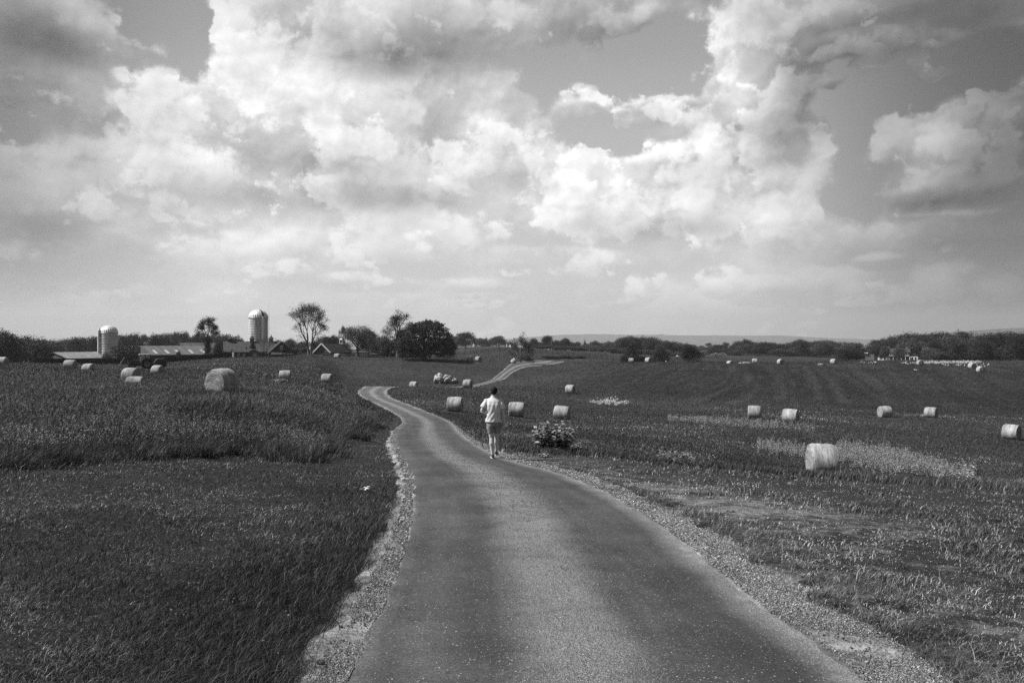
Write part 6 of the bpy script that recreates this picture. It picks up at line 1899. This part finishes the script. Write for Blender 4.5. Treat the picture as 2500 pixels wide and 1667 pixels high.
def big_weed(px, py, wpx, hpx, label, stems=26, L=.13, seed=1, Y=None):
    c = pix_ground(px, py) if Y is None else farp(px, Y); k = c[1] / F
    g = random.Random(seed); root = empty('leafy_weed', (c[0], c[1], gz(*c)), 0, label, 'weed')
    st = MB(); lv = []; lf = []; tn = []
    for i in range(stems):
        a = g.uniform(0, 6.28); rr_ = math.sqrt(g.random()); H = hpx * k * g.uniform(.55, 1.0) * (1 - .35 * rr_)
        ox, oy = math.cos(a) * rr_ * wpx * k * .22, math.sin(a) * rr_ * wpx * k * .18
        ex, ey = math.cos(a) * rr_ * wpx * k * .44, math.sin(a) * rr_ * wpx * k * .3
        p0, p1 = Vector((ox, oy, 0)), Vector((ex, ey, H))
        pm = p0.lerp(p1, .5) + Vector((0, 0, H * .08)); st.tube([p0, pm, p1], [.006, .005, .003], 5)
        m = int(H / .045) + 3
        for j in range(m):
            t = .12 + .88 * j / m; pos = p0.lerp(p1, t)
            ang = j * 2.2 + g.random(); d = Vector((math.cos(ang), math.sin(ang), g.uniform(-.1, .7))).normalized()
            nrm = (Vector((0, 0, 1)) + Vector((g.gauss(0, .35), g.gauss(0, .35), 0))).normalized(); nrm = (nrm - d * nrm.dot(d)).normalized()
            vs, fs = leaf_quads(pos, d, nrm, L * g.uniform(.6, 1.25), L * .55 * g.uniform(.7, 1.2), g.uniform(.1, .5))
            b_ = len(lv); lv += [tuple(v) for v in vs]; lf += [tuple(q + b_ for q in f) for f in fs]; tn += [g.random()] * len(vs)
    st.build('stems', M_grass_tall.copy() if False else M_bark, root)
    link('leaves', np_mesh('leaves', lv, lf, M_weed, True, {'tone': tn}, 4), root)
    return root
big_weed(1352, 1104, 132, 88, 'large leafy weed with broad pale leaves at the roadside, right of the walking man', 85, .15, 3)
big_weed(1412, 1100, 40, 26, 'small leafy weed trailing right of the large one', 10, .10, 4)
big_weed(1332, 1118, 34, 18, 'low leafy sprig in front of the large roadside weed', 7, .11, 5)
big_weed(682, 932, 50, 14, 'low dark leafy weed before a hay bale on the left slope', 34, .22, 6, 92)
def clover():
    g = np.random.default_rng(31); nt = 260
    u = g.uniform(-.75, .75, nt); Y = 1 / g.uniform(1 / 24., 1 / 3.0, nt); cx, cy = u * Y, Y
    k = ~inside(VERGE_POLY, cx, cy) & ~inside(TALL_POLY, cx, cy) & (vnoise(cx, cy, .6, 3) > .48); cx, cy = cx[k], cy[k]
    m = 16; P = np.stack([np.repeat(cx, m) + g.normal(0, .06, len(cx) * m), np.repeat(cy, m) + g.normal(0, .06, len(cx) * m), 0 * np.repeat(cx, m)], -1); P[:, 2] = height(P[:, 0], P[:, 1]) + g.uniform(.02, .09, len(P))
    co, q = cards(P, .020, g, .6, .6)
    o = link('low_weeds', np_mesh('low_weeds', co, q, M_pale_weed, False, {'tone': np.repeat(g.random(len(P)) * .35, 4)}, 4)); o['kind'] = 'stuff'; o['label'] = 'small flat leaved weeds in the mown grass'
clover()
def scatter_weeds(name, regions, H, leafL, mat, label, seed, leaves=16, count=None, head=0.0):
    """regions: (px0, py0, px1, py1, n) strips of upright weeds"""
    g = np.random.default_rng(seed); cx = []; cy = []
    for (x0, y0, x1, y1, sp_, n) in regions:
        t = g.random(n); px = x0 + (x1 - x0) * t; py = y0 + (y1 - y0) * t + g.normal(0, sp_, n)
        for a, b_ in zip(px, py):
            c = pix_ground(a, b_); cx.append(c[0]); cy.append(c[1])
    cx, cy = np.array(cx), np.array(cy); n = len(cx)
    hh = H * g.uniform(.5, 1.1, n); zz = height(cx, cy)
    m = leaves
    f = g.random((n, m)) * .85 + .15 if not head else g.random((n, m)) * (1 - head) + head
    P = np.stack([cx[:, None] + g.normal(0, leafL * .55, (n, m)), cy[:, None] + g.normal(0, leafL * .55, (n, m)), zz[:, None] + hh[:, None] * f], -1).reshape(-1, 3)
    sz = leafL * np.maximum(1, np.repeat(cy, m) / 70.)
    a = g.normal(size=(len(P), 3)); a /= np.linalg.norm(a, axis=1)[:, None]
    b_ = g.normal(size=(len(P), 3)); b_ -= (a * b_).sum(1)[:, None] * a; b_ /= np.linalg.norm(b_, axis=1)[:, None]
    co = np.stack([P - a * sz[:, None] * .5, P + b_ * sz[:, None] * .22, P + a * sz[:, None] * .5, P - b_ * sz[:, None] * .22], 1).reshape(-1, 3)
    me = np_mesh(name, co, np.arange(len(co)).reshape(-1, 4), mat, False, {'tone': np.repeat(g.random(len(P)), 4)}, 4)
    o = link(name, me); o['kind'] = 'stuff'; o['label'] = label
scatter_weeds('pale_weeds', [(1850,1096,1965,1110,7,230),(2045,1108,2220,1134,12,760),(2150,1118,2310,1158,10,480),(2270,1150,2380,1176,7,170),(1990,1105,2200,1150,16,160)], .68, .078, M_pale_weed, 'pale leafy weeds either side of the largest right hand bale', 21, 26)
scatter_weeds('pale_weed_rows', [(1628,1025,1740,1032,3,220),(1700,1030,1900,1044,5,420),(1880,1038,1990,1052,5,130)], .50, .085, M_pale_weed, 'dull pale weeds in the middle of the right field', 22, 14)
scatter_weeds('white_flowers', [(1440,988,1500,986,2.5,60),(1478,986,1510,988,4,45),(1500,989,1535,988,2.2,26)], .50, .11, M_flower, 'bright white flowers in the hollow right of the walking man', 23, 12, None, .5)
scatter_weeds('flower_line', [(2256,888.5,2395,887,1.3,300),(2200,889,2256,889.5,1.2,26),(2100,889,2140,889,.8,10),(2300,895,2420,896,1.5,30)], .60, .10, M_flower, 'long line of white flowers before the far right wood', 24, 10, None, .35)
scatter_weeds('flower_specks', [(1300,1038,1400,1042,7,110),(1340,1024,1430,1046,6,60),(1230,962,1330,972,5,90),(1560,1105,1700,1128,8,110),(985,948,1035,948,1.5,26),(870,940,905,938,2,14),(1600,1130,1750,1140,7,60),(1830,1034,1870,1034,2,14),(1880,1020,1890,1022,3,6)], .38, .05, M_pale_weed, 'scattered pale flower heads in the meadow', 25, 6, None, .7)

# pale rock outcrop in the hollow
def rock():
    Y = 166.0; c = farp(1088, Y); root = empty('rock_outcrop', (c[0], c[1], gz(*c)), 0, 'pale craggy rock outcrop in the hollow left of the far road', 'rock')
    m = mat_simple('pale_rock', .20, .48, 1.6, 9, .95, .9, .1, bdist=.25, bscale=2.2); k = Y / F
    for (dx, py, rx, rz, sd) in ((-12, 925, 15, 10, 1), (2, 927, 14, 9, 2), (16, 930, 13, 6.5, 3), (-20, 929, 8, 5, 4)):
        mb = MB(); ball(mb, (0, 0, 0), (1, 1, 1), 40); V = np.array(mb.v)
        n_ = vnoise(V[:, 0] * 1.8 + sd * 7, V[:, 1] * 1.8 + V[:, 2] * 2.1, 1.3, 5, .6)
        V = V * (0.45 + 1.1 * n_)[:, None] * np.array([rx * k, 1.1, rz * k * 1.25]); mb.v = [tuple(v) for v in V]
        o = mb.build('boulder', m, root); o.location = (dx * k, rnd.uniform(-.3, .3), (HY - py) * k - root.location.z - .15)
rock()
def hay_heap(px, Y, wpx, h_, label, seed):
    c = farp(px, Y); k = Y / F; root = empty('loose_hay', (c[0], c[1], gz(*c)), 0, label, 'hay')
    mb = MB(); ball(mb, (0, 0, 0), (1, 1, 1), 24); V = np.array(mb.v)
    V = V * (.7 + .6 * vnoise(V[:, 0] * 2 + seed, V[:, 1] * 2 + V[:, 2], 1.5, 4))[:, None] * np.array([wpx * k / 2, .7, h_]); mb.v = [tuple(v) for v in V]
    mb.build('heap', M_hay, root)
    g = np.random.default_rng(seed); P = V[g.integers(0, len(V), 260)] + g.normal(0, .06, (260, 3)); co, q = cards(P, .35, g, .12)
    link('straw', np_mesh('straw', co, q, M_pale_weed, False, {'tone': np.repeat(g.random(260), 4)}, 4), root)
hay_heap(1822, 214, 22, .38, 'loose hay strewn left of the broadside hilltop bale', 3)
hay_heap(1808, 212, 9, .22, 'small wisp of loose hay left of the strewn heap', 4)
hay_heap(2003, 208, 14, .30, 'loose hay between two hilltop bales on the right', 5)
hay_heap(2235, 190, 8, .18, 'small pale wisp of hay below the farmhouse bale', 6)
# stake beside a bale, fallen leaf on the lawn
c = farp(783, 108); st = MB().tube([(0, 0, -.1), (.02, 0, .95)], [.02, .014], 6).build('stake', M_rail); st.location = (c[0], c[1], gz(*c)); tag(st, 'thin dark stake in front of a hay bale above the road bend', 'stake')
c = pix_ground(896, 1204)
lf = MB(); pts = []
for i in range(28):
    t = 2 * PI * i / 28; r_ = .026 + .022 * abs(math.cos(2.5 * t)) ; pts.append((r_ * math.cos(t) * 1.2, r_ * math.sin(t), .015 * math.sin(3 * t)))
lf.add([(0, 0, .012)] + pts, [(0, i + 1, (i + 1) % 28 + 1) for i in range(28)], False); lf.bar((-.05, 0, .0), (-.12, .01, .015), .005)
lo = lf.build('fallen_leaf', mat_simple('pale_dead_leaf', .5, .68, 12, 3, .7)); lo.location = (c[0], c[1], gz(*c) + .08); lo.rotation_euler = (R(30), R(-15), R(10)); sd_ = lo.modifiers.new('thickness', 'SOLIDIFY'); sd_.thickness = .002
tag(lo, 'pale fallen leaf lying on the lawn left of the road', 'leaf')
# ------------------------------------------------------------------ the air
def haze():
    x, y0, y1, z0, z1 = 11300, -45, 10700, -128, 330
    mb = MB(); mb.box((0, (y0 + y1) / 2, (z0 + z1) / 2), (2 * x, y1 - y0, z1 - z0))
    m = bpy.data.materials.new('haze'); m.use_nodes = True; m.node_tree.nodes.clear()
    h = NT(m.node_tree)
    vol = h.n('ShaderNodeVolumePrincipled', {'Color': (.93, .93, .93, 1), 'Density': HAZE, 'Anisotropy': 0.25})
    out = h.n('ShaderNodeOutputMaterial'); h.t.links.new(vol.outputs[0], out.inputs['Volume'])
    o = mb.build('haze', m); o['kind'] = 'stuff'
HAZE = 0.00012
haze()
